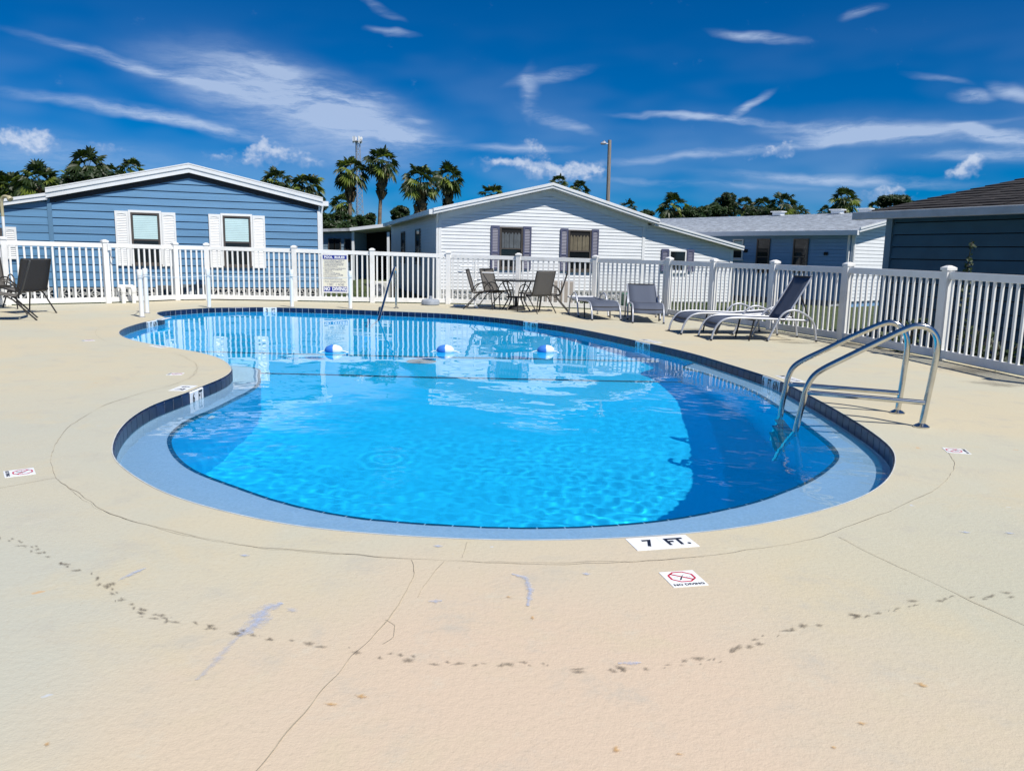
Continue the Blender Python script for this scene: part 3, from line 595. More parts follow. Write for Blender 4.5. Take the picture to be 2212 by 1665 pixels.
# ================================================================== FENCE
def fence_run(ids, label, latch=None, first=True):
    base = POSTS[ids[0]][0]; f = thing('picket_fence', label, 'fence', base, group=None)
    for k, i in enumerate(ids):
        p, h = POSTS[i]
        if k > 0 or first:
            a = POSTS[max(i - 1, 0)][0]; b = POSTS[min(i + 1, len(POSTS) - 1)][0]; d = (b - a).normalized(); s = .06
            m = MB(base); m.box(p + Vector((0, 0, h / 2 - .03)), (.12, .12, h - .06), d); post = m.build('post', VINYL, f, bevel=.006)
            m = MB(base); n = Vector((-d.y, d.x, 0)); r = .073
            q = [p + d * x * r + n * y * r for x, y in ((-1, -1), (1, -1), (1, 1), (-1, 1))]
            m.add([v + Vector((0, 0, h - .065)) for v in q] + [v + Vector((0, 0, h - .03)) for v in q] + [p + (v - p) * .3 + Vector((0, 0, h)) for v in q], [(3, 2, 1, 0), (0, 1, 5, 4), (1, 2, 6, 5), (2, 3, 7, 6), (3, 0, 4, 7), (4, 5, 9, 8), (5, 6, 10, 9), (6, 7, 11, 10), (7, 4, 8, 11), (8, 9, 10, 11)])
            m.build('post_cap', VINYL, post)
    for i, j in zip(ids, ids[1:]):
        (p, h), (q, g2) = POSTS[i], POSTS[j]; d = (q - p).normalized(); a = p + d * .058; b = q - d * .058; ln = (b - a).length
        zt = lambda t: (h + (g2 - h) * t) - .085
        m = MB(base); m.bar(a + Vector((0, 0, zt(0) - .05)), b + Vector((0, 0, zt(1) - .05)), .045, .10); m.build('top_rail', VINYL, f, bevel=.004)
        m = MB(base); m.bar(a + Vector((0, 0, .085)), b + Vector((0, 0, .085)), .045, .115); m.build('bottom_rail', VINYL, f, bevel=.004)
        n = max(3, int(round(ln / .137)))
        for k in range(n):
            t = (k + .5) / n; c = a.lerp(b, t); zb = .1425; zz = zt(t) - .10; hh = zz - zb
            m = MB(c + Vector((0, 0, zb))); m.box(c + Vector((0, 0, zb + hh / 2 )), (.040, .022, hh), d, None, Vector((random.gauss(0, .003), random.gauss(0, .003), 1))); o = m.build('picket', VINYL, f); o.location = c + Vector((0, 0, zb)) - base
    return f
F1 = fence_run([0, 1, 2, 3], 'white vinyl picket fence run at the left beside the dark patio chairs')
F2 = fence_run([3, 4, 5, 6, 7, 8, 9, 10], 'white vinyl picket fence run along the far pool end carrying the rules sign', first=False)
F3 = fence_run([10, 11, 12, 13, 14, 15], 'white vinyl picket fence run at the right behind the loungers and ladder', first=False)
p2 = POSTS[2][0]; h2 = POSTS[2][1]; b2 = POSTS[0][0]; dd = (POSTS[3][0] - p2).normalized(); nn = Vector((dd.y, -dd.x, 0))
m = MB(b2); m.box(p2 + nn * .075 + dd * .06 + Vector((0, 0, h2 - .17)), (.09, .05, .16), dd); lt = m.build('gate_latch', VINYLT, F1, bevel=.006)
m = MB(b2); m.tube([p2 + nn * .09 + dd * .07 + Vector((0, 0, h2 - .26)), p2 + nn * .10 + dd * .075 + Vector((0, 0, h2 - .38)), p2 + nn * .10 + dd * .13 + Vector((0, 0, h2 - .47))], .012, 8); m.build('latch_handle', GALV, lt, smooth=True)

# ================================================================== HOUSES
class Wall:
    """vertical wall: origin on the ground, u to the right along it, n towards the pool"""
    def __init__(s, A, B):
        s.o = Vector((A.x, A.y, 0)); s.u = Vector((B.x - A.x, B.y - A.y, 0)).normalized(); s.n = Vector((s.u.y, -s.u.x, 0))
    def P(s, u, z, n=0.0): return s.o + s.u * u + s.n * n + Vector((0, 0, z))
    def uz(s, x, y):
        d = ray(x, y); t = (s.o - CAM).dot(s.n) / d.dot(s.n); q = CAM + d * t; return (q - s.o).dot(s.u), q.z
def wbox(m, W, u0, u1, z0, z1, n0, n1):
    m.hexa([W.P(u0, z0, n1), W.P(u1, z0, n1), W.P(u1, z0, n0), W.P(u0, z0, n0), W.P(u0, z1, n1), W.P(u1, z1, n1), W.P(u1, z1, n0), W.P(u0, z1, n0)])
def siding(W, base, parent, Lf, Rf, z0, z1, pitch, m_, thick=.022, name='siding_board', gap=.016):
    z = z0
    while z < z1 - .01:
        zt = min(z + pitch, z1); l0, r0, l1, r1 = Lf(z), Rf(z), Lf(zt), Rf(zt)
        if l1 > r1: c = (l0 + r0) / 2; l1, r1 = c - .002, c + .002
        if r0 - l0 > .05:
            zz = zt - gap if l1 < r1 - .1 else zt; m = MB(base)
            m.hexa([W.P(l0, z, thick), W.P(r0, z, thick), W.P(r0, z, -.05), W.P(l0, z, -.05), W.P(l1, zz, .004), W.P(r1, zz, .004), W.P(r1, zz, -.05), W.P(l1, zz, -.05)])
            m.build(name, m_, parent)
        z += pitch
def shutter(W, base, parent, u0, u1, z0, z1, m_):
    m = MB(base); t = .035; fw = min(.045, (u1 - u0) * .18); zm = z0 + (z1 - z0) * .36
    wbox(m, W, u0, u1, z0, z1, .024, .034)
    for a, b, c, d in ((u0, u0 + fw, z0, z1), (u1 - fw, u1, z0, z1), (u0 + fw, u1 - fw, z0, z0 + fw), (u0 + fw, u1 - fw, z1 - fw * 1.6, z1), (u0 + fw, u1 - fw, zm, zm + fw * 1.2)): wbox(m, W, a, b, c, d, .0345, .058)
    o = m.build('shutter', m_, parent)
    m = MB(base)
    for a, b in ((z0 + fw, zm), (zm + fw * 1.2, z1 - fw * 1.6)):
        n = max(4, int((b - a) / .042))
        for k in range(n):
            z = a + (b - a) * k / n; h = (b - a) / n
            m.hexa([W.P(u0 + fw, z, .053), W.P(u1 - fw, z, .053), W.P(u1 - fw, z, .0345), W.P(u0 + fw, z, .0345), W.P(u0 + fw, z + h * .85, .038), W.P(u1 - fw, z + h * .85, .038), W.P(u1 - fw, z + h * .85, .0345), W.P(u0 + fw, z + h * .85, .0345)])
    # arch under the top rail
    c = (u0 + u1) / 2; hw = (u1 - u0) / 2 - fw; zt = z1 - fw * 1.6
    pts = [W.P(c + hw * math.cos(math.pi * k / 8), zt - .035 + .03 * math.sin(math.pi * k / 8), .055) for k in range(9)]
    m.add(pts + [W.P(c + hw, zt, .055), W.P(c - hw, zt, .055)], [(9, 0, 1, 2, 3, 4), (10, 9, 4), (10, 4, 5, 6, 7, 8)])
    m.build('louvres', m_, o)
def window(W, base, parent, u0, u1, z0, z1, fm, blind=None, curtain=None, blindto=.5, sill=True):
    fw = .045; m = MB(base)
    for a, b, c, d in ((u0, u0 + fw, z0, z1), (u1 - fw, u1, z0, z1), (u0 + fw, u1 - fw, z0, z0 + fw), (u0 + fw, u1 - fw, z1 - fw, z1)): wbox(m, W, a, b, c, d, .0, .052)
    zm = z0 + (z1 - z0) * .47
    wbox(m, W, u0 + fw, u1 - fw, zm - .016, zm + .016, .026, .044)
    o = m.build('window', fm, parent)
    m = MB(base); wbox(m, W, u0 + fw, u1 - fw, z0 + fw, zm - .016, .0235, .028); m.build('pane', GLASSD, o)
    m = MB(base); wbox(m, W, u0 + fw, u1 - fw, zm + .016, z1 - fw, .0235, .028); 
    if not (blind or curtain): m.build('pane', GLASSD, o)
    else:
        m.build('pane', DARKV, o)
        b = MB(base)
        if blind:
            n = int((z1 - fw - zm) / .05); 
            for k in range(n):
                z = zm + .03 + (z1 - fw - zm - .05) * k / n; hh = (z1 - fw - zm - .05) / n
                b.hexa([W.P(u0 + fw + .01, z, .0345), W.P(u1 - fw - .01, z, .0345), W.P(u1 - fw - .01, z, .029), W.P(u0 + fw + .01, z, .029), W.P(u0 + fw + .01, z + hh * .93, .031), W.P(u1 - fw - .01, z + hh * .93, .031), W.P(u1 - fw - .01, z + hh * .93, .029), W.P(u0 + fw + .01, z + hh * .93, .029)])
            b.build('blind', blind, o)
        else:
            n = 40; vv = []
            for k in range(n + 1):
                u = u0 + fw + .02 + (u1 - u0 - 2 * fw - .04) * k / n; q = .031 + .003 * math.sin(k * 1.9) + .002 * math.sin(k * .7)
                vv += [W.P(u, zm + .02, q), W.P(u, z1 - fw - (z1 - zm) * .22 + .03 * math.sin(k * .9), q)]
            b.add(vv, [(2 * k, 2 * k + 2, 2 * k + 3, 2 * k + 1) for k in range(n)]); b.build('curtain', curtain, o)
    if sill:
        m = MB(base); wbox(m, W, u0 - .02, u1 + .02, z0 - .045, z0 - .001, .0, .075); m.build('sill', fm, o)
    return o
def rect(W, x0, y0, x1, y1):
    a = W.uz(x0, y0); b = W.uz(x1, y1); return min(a[0], b[0]), max(a[0], b[0]), min(a[1], b[1]), max(a[1], b[1])
def slab(m, W, a, b, n0, n1, t):     # sloping roof slab between (u,z) points a and b, from n0 (back) to n1 (front), thickness t upward
    m.hexa([W.P(a[0], a[1], n1), W.P(b[0], b[1], n1), W.P(b[0], b[1], n0), W.P(a[0], a[1], n0), W.P(a[0], a[1] + t, n1), W.P(b[0], b[1] + t, n1), W.P(b[0], b[1] + t, n0), W.P(a[0], a[1] + t, n0)])
def rake(W, base, parent, a, b, n1, h, m_, ridge=0):
    m = MB(base); m.hexa([W.P(a[0], a[1], n1 + .03), W.P(b[0], b[1], n1 + .03), W.P(b[0], b[1], n1), W.P(a[0], a[1], n1), W.P(a[0], a[1] + h, n1 + .03), W.P(b[0], b[1] + h, n1 + .03), W.P(b[0], b[1] + h, n1), W.P(a[0], a[1] + h, n1)]); o = m.build('fascia', m_, parent)
    m = MB(base); q = h * .62; m.hexa([W.P(a[0], a[1] + q, n1 + .052), W.P(b[0], b[1] + q, n1 + .052), W.P(b[0], b[1] + q, n1 + .031), W.P(a[0], a[1] + q, n1 + .031), W.P(a[0], a[1] + h + .012, n1 + .052), W.P(b[0], b[1] + h + .012, n1 + .052), W.P(b[0], b[1] + h + .012, n1 + .031), W.P(a[0], a[1] + h + .012, n1 + .031)]); m.build('drip_edge', m_, o)
def breeze(W, base, parent, u0, u1, z0, z1, nrm=.02):
    n = max(1, int(round((u1 - u0) / .31))); s = (u1 - u0) / n
    for k in range(n):
        a = u0 + s * k + .006; b = u0 + s * (k + 1) - .006; c = (a + b) / 2; zc = (z0 + z1) / 2; h = (z1 - z0) / 2; w_ = (b - a) / 2; m = MB(base); f = .022
        for q in ((a, b, z0, z0 + f), (a, b, z1 - f, z1), (a, a + f, z0 + f, z1 - f), (b - f, b, z0 + f, z1 - f)): wbox(m, W, *q, nrm - .08, nrm)
        for sx, sz in ((-1, -1), (1, -1), (1, 1), (-1, 1)):
            pts = [(c + sx * (w_ - f) * (1 - math.sin(t) * .86), zc + sz * (h - f) * (1 - math.cos(t) * .86)) for t in [math.pi / 2 * i / 6 for i in range(7)]]
            for (p, q), (p2_, q2_) in zip(pts, pts[1:]): m.bar(W.P(p, q, nrm - .03), W.P(p2_, q2_, nrm - .03), .055, .024, W.n.cross(Vector((p2_ - p, 0, q2_ - q))) if False else (0, 0, 1))
        m.bar(W.P(c - w_ + f, zc, nrm - .035), W.P(c + w_ - f, zc, nrm - .035), .05, .018)
        m.build('breeze_block', BLOCK, parent)
def downspout(W, base, parent, u, ztop, m_, n=.06, dn=.30):
    m = MB(base); m.bar(W.P(u, -.02, n), W.P(u, ztop - .28, n), .07, .055, W.u); m.bar(W.P(u, ztop - .29, n), W.P(u - .02, ztop - .02, n + dn), .07, .055, W.u); m.build('downspout', m_, parent)

# ---- blue house with white shutters (left)
A = AY(240, 640, 20.45); B = AY(689, 640, 22.4); W = Wall(A, B); base = W.P(0, 0)
H = thing('blue_house', 'blue clapboard house with white shutters and white gable fascia behind the left fence', 'house', base)
uL, uR = W.uz(111, 500)[0], W.uz(690, 500)[0]
pk = W.uz(408, 374); eL = W.uz(101, 428); eR = W.uz(696, 446.5)
zw = lambda u: (eL[1] + (pk[1] - eL[1]) * (u - eL[0]) / (pk[0] - eL[0])) if u < pk[0] else (eR[1] + (pk[1] - eR[1]) * (u - eR[0]) / (pk[0] - eR[0]))
def inv(z, a, b): return a[0] + (b[0] - a[0]) * (z - a[1]) / (b[1] - a[1])
zb = .27; D_ = 14
m = MB(base); f = -.045
prof_ = [(uL, -.1), (uR, -.1), (uR, zw(uR) + .02), (pk[0], pk[1] + .02), (uL, zw(uL) + .02)]
m.add([W.P(u, z, f) for u, z in prof_] + [W.P(u, z, -D_) for u, z in prof_], [(0, 1, 2, 3, 4), (9, 8, 7, 6, 5)] + [(i, i + 5, (i + 1) % 5 + 5, (i + 1) % 5) for i in range(5)]); m.build('wall', mat('blue_backing', (.02, .045, .08), .8), H)
lf = lambda z: max(uL + .03, inv(z, eL, pk)); rf = lambda z: min(uR - .05, inv(z, eR, pk))
siding(W, base, H, lf, rf, zb + .03, pk[1], .192, BSIDE)
uA = W.uz(-140, 500)[0]; a0 = W.uz(0, 446); sl_ = (W.uz(102, 432)[1] - a0[1]) / (W.uz(102, 432)[0] - a0[0]); za = lambda u: a0[1] + sl_ * (u - a0[0])
m = MB(base); pr = [(uA, -.1), (uL - .001, -.1), (uL - .001, za(uL)), (uA, za(uA))]; m.add([W.P(u, z, -.05) for u, z in pr] + [W.P(u, z, -D_) for u, z in pr], [(0, 1, 2, 3), (7, 6, 5, 4)] + [(i, i + 4, (i + 1) % 4 + 4, (i + 1) % 4) for i in range(4)]); m.build('side_wing', mat('blue_backing', (.02, .045, .08), .8), H)
siding(W, base, H, lambda z: max(uA, a0[0] + (z - a0[1]) / sl_), lambda z: uL - .05, zb + .03, za(uL), .192, BSIDE, .012)
for u in (uL + .01,): 
    m = MB(base); wbox(m, W, u - .06, u + .04, 0, zw(uL) - .02, 0, .04); m.build('corner_board', BTRIM, H)
m = MB(base); wbox(m, W, uR - .05, uR + .03, -.05, zw(uR) - .01, -.02, .035); m.build('corner_board', VINYLT, H)
ov = .11
for a, b in ((eL, pk), (eR, pk)):
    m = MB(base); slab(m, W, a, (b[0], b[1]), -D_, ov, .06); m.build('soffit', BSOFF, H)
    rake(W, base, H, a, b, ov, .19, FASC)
    m = MB(base); q0 = uL + .02 if a is eL else uR - .02; m.hexa([W.P(q0, zw(q0) - .13, .045), W.P(b[0], b[1] - .13, .045), W.P(b[0], b[1] - .13, 0), W.P(q0, zw(q0) - .13, 0), W.P(q0, zw(q0) - .002, .045), W.P(b[0], b[1] - .002, .045), W.P(b[0], b[1] - .002, 0), W.P(q0, zw(q0) - .002, 0)]); m.build('frieze_board', mat('eave_shade_frieze', (.010, .014, .022), .7), H)  # black frieze strip, its colour carries the deep shade under the eave
    m = MB(base); slab(m, W, (a[0], a[1] + .062), (b[0], b[1] + .062), -D_, ov - .002, .15); m.build('roof', SHING, H)
    m = MB(base); slab(m, W, (a[0], a[1] + .213), (b[0], b[1] + .213), -D_, ov + .045, .03); m.build('roof_edge', FASC, H)
w0 = (uA, za(uA)); w1 = (uL - .02, za(uL - .02)); m = MB(base); slab(m, W, w0, w1, -D_, ov - .02, .06); m.build('soffit', BSOFF, H); rake(W, base, H, w0, w1, ov - .02, .15, FASC)
m = MB(base); slab(m, W, (w0[0], w0[1] + .062), (w1[0], w1[1] + .062), -D_, ov - .025, .11); m.build('roof', SHING, H)
for sx0, wx0, wx1, sx1, y0, y1 in ((250, 281.5, 348.5, 378, 459, 571), (451.5, 480.5, 543, 570, 466, 575)):
    u0, u1, z0, z1 = rect(W, wx0, y0, wx1 + 1, y1); window(W, base, H, u0, u1, z0, z1, FRAMEW if False else FRAMED, blind=BLIND)
    m = MB(base); 
    for q in ((u0 - .05, u0 - .002, z0 - .06, z1 + .06), (u1 + .002, u1 + .05, z0 - .06, z1 + .06), (u0 - .002, u1 + .002, z1 + .002, z1 + .06)): wbox(m, W, *q, .0, .047)
    m.build('window_trim', SHUTW, H)
    a = W.uz(sx0, 500)[0]; b = W.uz(sx1, 500)[0]; shutter(W, base, H, a, u0 - .055, z0 - .05, z1 + .03, SHUTW); shutter(W, base, H, u1 + .055, b + .03, z0 - .05, z1 + .03, SHUTW)
u0, u1, z0, z1 = rect(W, 9, 490, 41, 560); shutter(W, base, H, u0, u1, z0, z1, SHUTW); window(W, base, H, u0 - .95, u0 - .05, z0 + .03, z1 - .03, FRAMED)
uv0, uv1 = W.uz(338, 620)[0], W.uz(452, 620)[0]
breeze(W, base, H, uL - 1.2, uv0 - .02, -.02, zb); breeze(W, base, H, uv1 + .02, uR - .06, -.02, zb)
m = MB(base); wbox(m, W, uL - 2.5, uR, -.06, zb, -.4, -.10); m.build('crawl_space', DARKV, H)
m = MB(base)
for k in range(9): m.hexa([W.P(uv0, -.02 + k * .042, .05), W.P(uv1 - .75, -.02 + k * .042, .05), W.P(uv1 - .75, -.02 + k * .042, .02), W.P(uv0, -.02 + k * .042, .02), W.P(uv0, .018 + k * .042, .03), W.P(uv1 - .75, .018 + k * .042, .03), W.P(uv1 - .75, .018 + k * .042, .02), W.P(uv0, .018 + k * .042, .02)])
m.build('louvred_hatch', mat('hatch', (.05, .07, .09), .6), H)
m = MB(base); wbox(m, W, uv1 - .72, uv1, -.04, .38, -.09, .05); ab = m.build('access_panel', mat('panel_grey', (.13, .16, .19), .5), H)
m = MB(base); wbox(m, W, uv1 - .52, uv1 - .44, .10, .30, .051, .054); wbox(m, W, uv1 - .26, uv1 - .17, .06, .28, .051, .054); m.build('notice_paper', WTILE, ab)
m = MB(base); u = uR + .06; m.bar(W.P(u, -.02, -.02), W.P(u, zw(uR) - .22, -.02), .07, .06, W.u); m.bar(W.P(u, zw(uR) - .22, -.02), W.P(u + .03, zw(uR) + .02, .02), .07, .06, W.u); wbox(m, W, uR + .08, uR + .26, zw(uR) + .0, zw(uR) + .13, -D_, .04); m.build('gutter', FASC, H)

# ---- white house with slate shutters (middle)
Yl = 22.8; A = AY(951, 640, Yl); m_s = .28
d_ = ray(1580, 640); ux = d_.x / d_.y; Yr = (Yl - m_s * A.x) / (1 - m_s * ux); B = AY(1580, 640, Yr); W = Wall(A, B); base = W.P(0, 0)
H = thing('white_house', 'white clapboard house with slate grey shutters behind the patio table', 'house', base)
uL, uR, uE = W.uz(949, 560)[0], W.uz(1388, 560)[0], W.uz(1580, 560)[0]
ov = .29
def front(x, y, n=0.0):              # (u,z) of a point that stands n in front of the wall
    d = ray(x, y); o = W.o + W.n * n; t = (o - CAM).dot(W.n) / d.dot(W.n); q = CAM + d * t; return (q - W.o).dot(W.u), q.z
pk = front(1194, 406.5, ov); eL = front(936, 462, ov); eR = front(1424, 485, ov)
zw = lambda u: (eL[1] + (pk[1] - eL[1]) * (u - eL[0]) / (pk[0] - eL[0])) if u < pk[0] else (eR[1] + (pk[1] - eR[1]) * (u - eR[0]) / (pk[0] - eR[0]))
D_ = 11.5; prof_ = [(uL, -.1), (uR, -.1), (uR, zw(uR) + .0), (pk[0], pk[1] + .0), (uL, zw(uL) + .0)]
m = MB(base); m.add([W.P(u, z, -.045) for u, z in prof_] + [W.P(u, z, -D_) for u, z in prof_], [(0, 1, 2, 3, 4), (9, 8, 7, 6, 5)] + [(i, i + 5, (i + 1) % 5 + 5, (i + 1) % 5) for i in range(5)]); m.build('wall', WSIDE, H)
siding(W, base, H, lambda z: max(uL + .05, inv(z, eL, pk)), lambda z: min(uR - .04, inv(z, eR, pk)), .30, pk[1] - .02, .098, WSIDE, .016, gap=.007)
b0 = front(1418, 488, ov - .04); b1 = front(1606, 541, ov - .04); sl_ = (b1[1] - b0[1]) / (b1[0] - b0[0]); za = lambda u: b0[1] + sl_ * (u - b0[0])
pr = [(uR + .001, -.1), (uE, -.1), (uE, za(uE)), (uR + .001, za(uR))]; m = MB(base); m.add([W.P(u, z, -.045) for u, z in pr] + [W.P(u, z, -D_) for u, z in pr], [(0, 1, 2, 3), (7, 6, 5, 4)] + [(i, i + 4, (i + 1) % 4 + 4, (i + 1) % 4) for i in range(4)]); m.build('side_wing', WSIDE, H)
siding(W, base, H, lambda z: uR + .04, lambda z: min(uE - .04, b0[0] + (z - b0[1]) / sl_), -.02, za(uR), .098, WSIDE, .016, gap=.007)
for u, zt in ((uL + .01, zw(uL)), (uR, zw(uR)), (uE - .01, za(uE))):
    m = MB(base); wbox(m, W, u - .045, u + .045, -.02, zt - .03, -.01, .03); m.build('corner_board', VINYLT, H)
for a, b in ((eL, pk), (eR, pk)):
    m = MB(base); slab(m, W, (a[0], a[1] - .02), (b[0], b[1] - .02), -D_, ov, .05); m.build('soffit', SOFF, H)
    rake(W, base, H, a, b, ov, .12, FASC)
    m = MB(base); slab(m, W, (a[0], a[1] + .032), (b[0], b[1] + .032), -D_, ov - .002, .10); m.build('roof', SHING, H)
    m = MB(base); slab(m, W, (a[0], a[1] + .134), (b[0], b[1] + .134), -D_, ov + .045, .022); m.build('roof_edge', FASC, H)
    m = MB(base); l = .19; m.hexa([W.P(a[0] + (.25 if a is eL else -.25), zw(a[0] + (.25 if a is eL else -.25)) - l, .045), W.P(b[0], b[1] - l, .045), W.P(b[0], b[1] - l, 0), W.P(a[0] + (.25 if a is eL else -.25), zw(a[0] + (.25 if a is eL else -.25)) - l, 0), W.P(a[0] + (.25 if a is eL else -.25), zw(a[0] + (.25 if a is eL else -.25)) - .022, .045), W.P(b[0], b[1] - .022, .045), W.P(b[0], b[1] - .022, 0), W.P(a[0] + (.25 if a is eL else -.25), zw(a[0] + (.25 if a is eL else -.25)) - .022, 0)]); m.build('frieze_board', VINYLT, H)
w0 = (b0[0] - .05, za(b0[0] - .05)); w1 = b1; m = MB(base); slab(m, W, w0, w1, -D_, ov - .04, .04); m.build('soffit', SOFF, H); rake(W, base, H, w0, w1, ov - .04, .12, FASC); m = MB(base); slab(m, W, (w0[0], w0[1] + .042), (w1[0], w1[1] + .042), -D_, ov - .045, .09); m.build('roof', SHING, H)
C3 = lambda x, y: ((1700 + x / 2.081) / 1.84, (500 + y / 2.081) / 1.84)
C4 = lambda x, y: ((2500 + x / 2.081) / 1.84, (600 + y / 2.081) / 1.84)
for (wa, wb, sa, sb, cu_) in (((596, 835), (777, 1178), (520, 830), (852, 1185), CURT), ((1163, 860), (1339, 1197), (1092, 850), (1408, 1200), CURT2)):
    a = C3(*wa); b = C3(*wb); u0, u1, z0, z1 = rect(W, a[0], a[1], b[0], b[1]); window(W, base, H, u0, u1, z0, z1, FRAMED, curtain=cu_)
    s0 = W.uz(*C3(sa[0], 1000))[0]; s1 = W.uz(*C3(sb[0], 1000))[0]; shutter(W, base, H, s0, u0 - .015, z0 - .03, z1 + .03, SHUTP); shutter(W, base, H, u1 + .015, s1, z0 - .03, z1 + .03, SHUTP)
a = C4(330, 820); b = C4(462, 1000); u0, u1, z0, z1 = rect(W, a[0], a[1], b[0], b[1]); window(W, base, H, u0, u1, z0, z1, FRAMEW)
shutter(W, base, H, W.uz(*C4(262, 900))[0], u0 - .02, z0 - .0, z1 + .03, SHUTP); shutter(W, base, H, u1 + .02, W.uz(*C4(530, 900))[0], z0, z1 + .03, SHUTP)
breeze(W, base, H, uL + .05, uR - .05, -.04, .28, .005)
m = MB(base); wbox(m, W, uL, uR, -.08, .30, -.5, -.09); m.build('crawl_space', DARKV, H)
downspout(W, base, H, uL - .07, zw(uL), VINYLT, .0, .16); 
m = MB(base); wbox(m, W, eL[0] - .12, eL[0] - .0, eL[1] - .01, eL[1] + .12, -D_, ov); m.build('gutter', FASC, H)
# left flank of the white house, in shade: boards and two windows
Ws = Wall(W.P(uL, 0, -D_), W.P(uL, 0, 0)); zt = zw(uL) - .03
siding(Ws, base, H, lambda z: .05, lambda z: D_ - .06, .28, zt, .098, WSIDE, .016, gap=.007)
for u in (D_ * .30, D_ * .62):
    window(Ws, base, H, u, u + .95, 1.0, 2.12, FRAMED)

# ---- pale house far right behind the loungers
A = G(1594, 648.5, -.06); B = G(1833, 664, -.06); W0 = Wall(A, B); ext_ = 11.0
W = Wall(W0.P(-ext_, 0), W0.P((B - A).length, 0)); base = W.P(0, 0); uC = (Vector((B.x, B.y, 0)) - W.o).dot(W.u)
H = thing('pale_house', 'pale sided house with grey shingle roof behind the raised lounger', 'house', base)
ze = W.uz(1822, 499)[1]; dp = 9.0; RS = .17
We = Wall(W.P(uC, 0), W.P(uC, 0, -dp)); zr = ze + dp / 2 * RS
m = MB(base); k_ = uC - .045; m.add([W.P(0, -.1, -.045), W.P(k_, -.1, -.045), W.P(k_, ze, -.045), W.P(0, ze, -.045), W.P(0, -.1, -dp), W.P(k_, -.1, -dp), W.P(k_, ze, -dp), W.P(0, ze, -dp), W.P(k_, zr, -dp / 2), W.P(0, zr, -dp / 2)], [(0, 1, 2, 3), (5, 4, 7, 6), (1, 5, 6, 8, 2), (4, 0, 3, 9, 7), (3, 2, 8, 9), (9, 8, 6, 7)]); m.build('wall', GSHADE, H)
siding(W, base, H, lambda z: .02, lambda z: uC - .05, .12, ze - .12, .112, GSHADE, .014, gap=.008)
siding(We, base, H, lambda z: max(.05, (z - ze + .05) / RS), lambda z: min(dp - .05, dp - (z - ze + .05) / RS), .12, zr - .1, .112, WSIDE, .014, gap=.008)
for Wq, u in ((W, uC - .02), (We, .03)): m = MB(base); wbox(m, Wq, u - .05, u + .03, -.08, ze - .05, .0, .03); m.build('corner_board', VINYLT, H)
for s in (0, 1):
    oe = .32; m = MB(base); q = lambda t, z, uu: We.P(t, z, uu)
    t0, t1 = (-oe, dp / 2) if s == 0 else (dp + oe, dp / 2); zz0 = ze - oe * RS
    pts = [(t0, zz0), (t1, zr)]
    slab(m, We, pts[0], pts[1], -uC - .3, .28, .05); m.build('soffit', SOFF, H)
    rake(We, base, H, pts[0], pts[1], .28, .13, FASC)
    # shingle courses
    m = MB(base); nC = 26
    for k in range(nC):
        fa = k / nC; fb = (k + 1.35) / nC; fb = min(fb, 1)
        a = (t0 + (t1 - t0) * fa, zz0 + (zr - zz0) * fa + .075); b = (t0 + (t1 - t0) * fb, zz0 + (zr - zz0) * fb + .055)
        m.hexa([We.P(a[0], a[1] - .02, .285), We.P(b[0], b[1] - .02, .285), We.P(b[0], b[1] - .02, -uC - .3), We.P(a[0], a[1] - .02, -uC - .3), We.P(a[0], a[1], .285), We.P(b[0], b[1], .285), We.P(b[0], b[1], -uC - .3), We.P(a[0], a[1], -uC - .3)])
    o = m.build('shingle_courses', SHING2, H, kind='stuff')
m = MB(base); wbox(m, W, -.3, uC + .28, ze - .14, ze + .0, .30, .42); m.build('gutter', FASC, H)
for x0, x1 in ((1637, 1660), (1716, 1743)):
    u0, u1, z0, z1 = rect(W, x0, 516, x1, 590); window(W, base, H, u0, u1, z0, z1, FRAMED, sill=False)
u0, u1, z0, z1 = rect(W, 1585, 517, 1605, 560); window(W, base, H, u0, u1, z0, z1, FRAMEW, blind=BLIND)
for x, y in ((1612, 542), (1785, 548)):
    u, z = W.uz(x, y); m = MB(base); wbox(m, W, u - .06, u + .06, z - .05, z + .05, 0, .05); m.build('wall_vent', DARKV, H)
m = MB(base); m.bar(W.P(uC - .14, -.05, .05), W.P(uC - .14, ze - .12, .05), .07, .06, W.u); m.bar(W.P(uC - .14, .02, .05), W.P(uC - .5, -.03, .18), .07, .06, (0, 0, 1)); m.build('downspout', VINYLT, H)
m = MB(base); m.bar(W.P(.3, .0, .05), W.P(uC - .3, .0, .05), .04, .20, (0, 0, 1)); m.build('skirting', mat('skirt', (.12, .14, .16), .7), H)
for x in (1538, 1668, 1730): 
    t = max(.6, min(uC - .5, (W.uz(x, 470)[0]))); m = MB(base); c = We.P(dp / 2 - .3, zr + .02, -(uC - t)); m.box(c + Vector((0, 0, .06)), (.36, .3, .14), W.u); m.box(c + Vector((0, 0, .14)), (.5, .38, .04), W.u); m.build('roof_vent', FASC, H, bevel=.02)

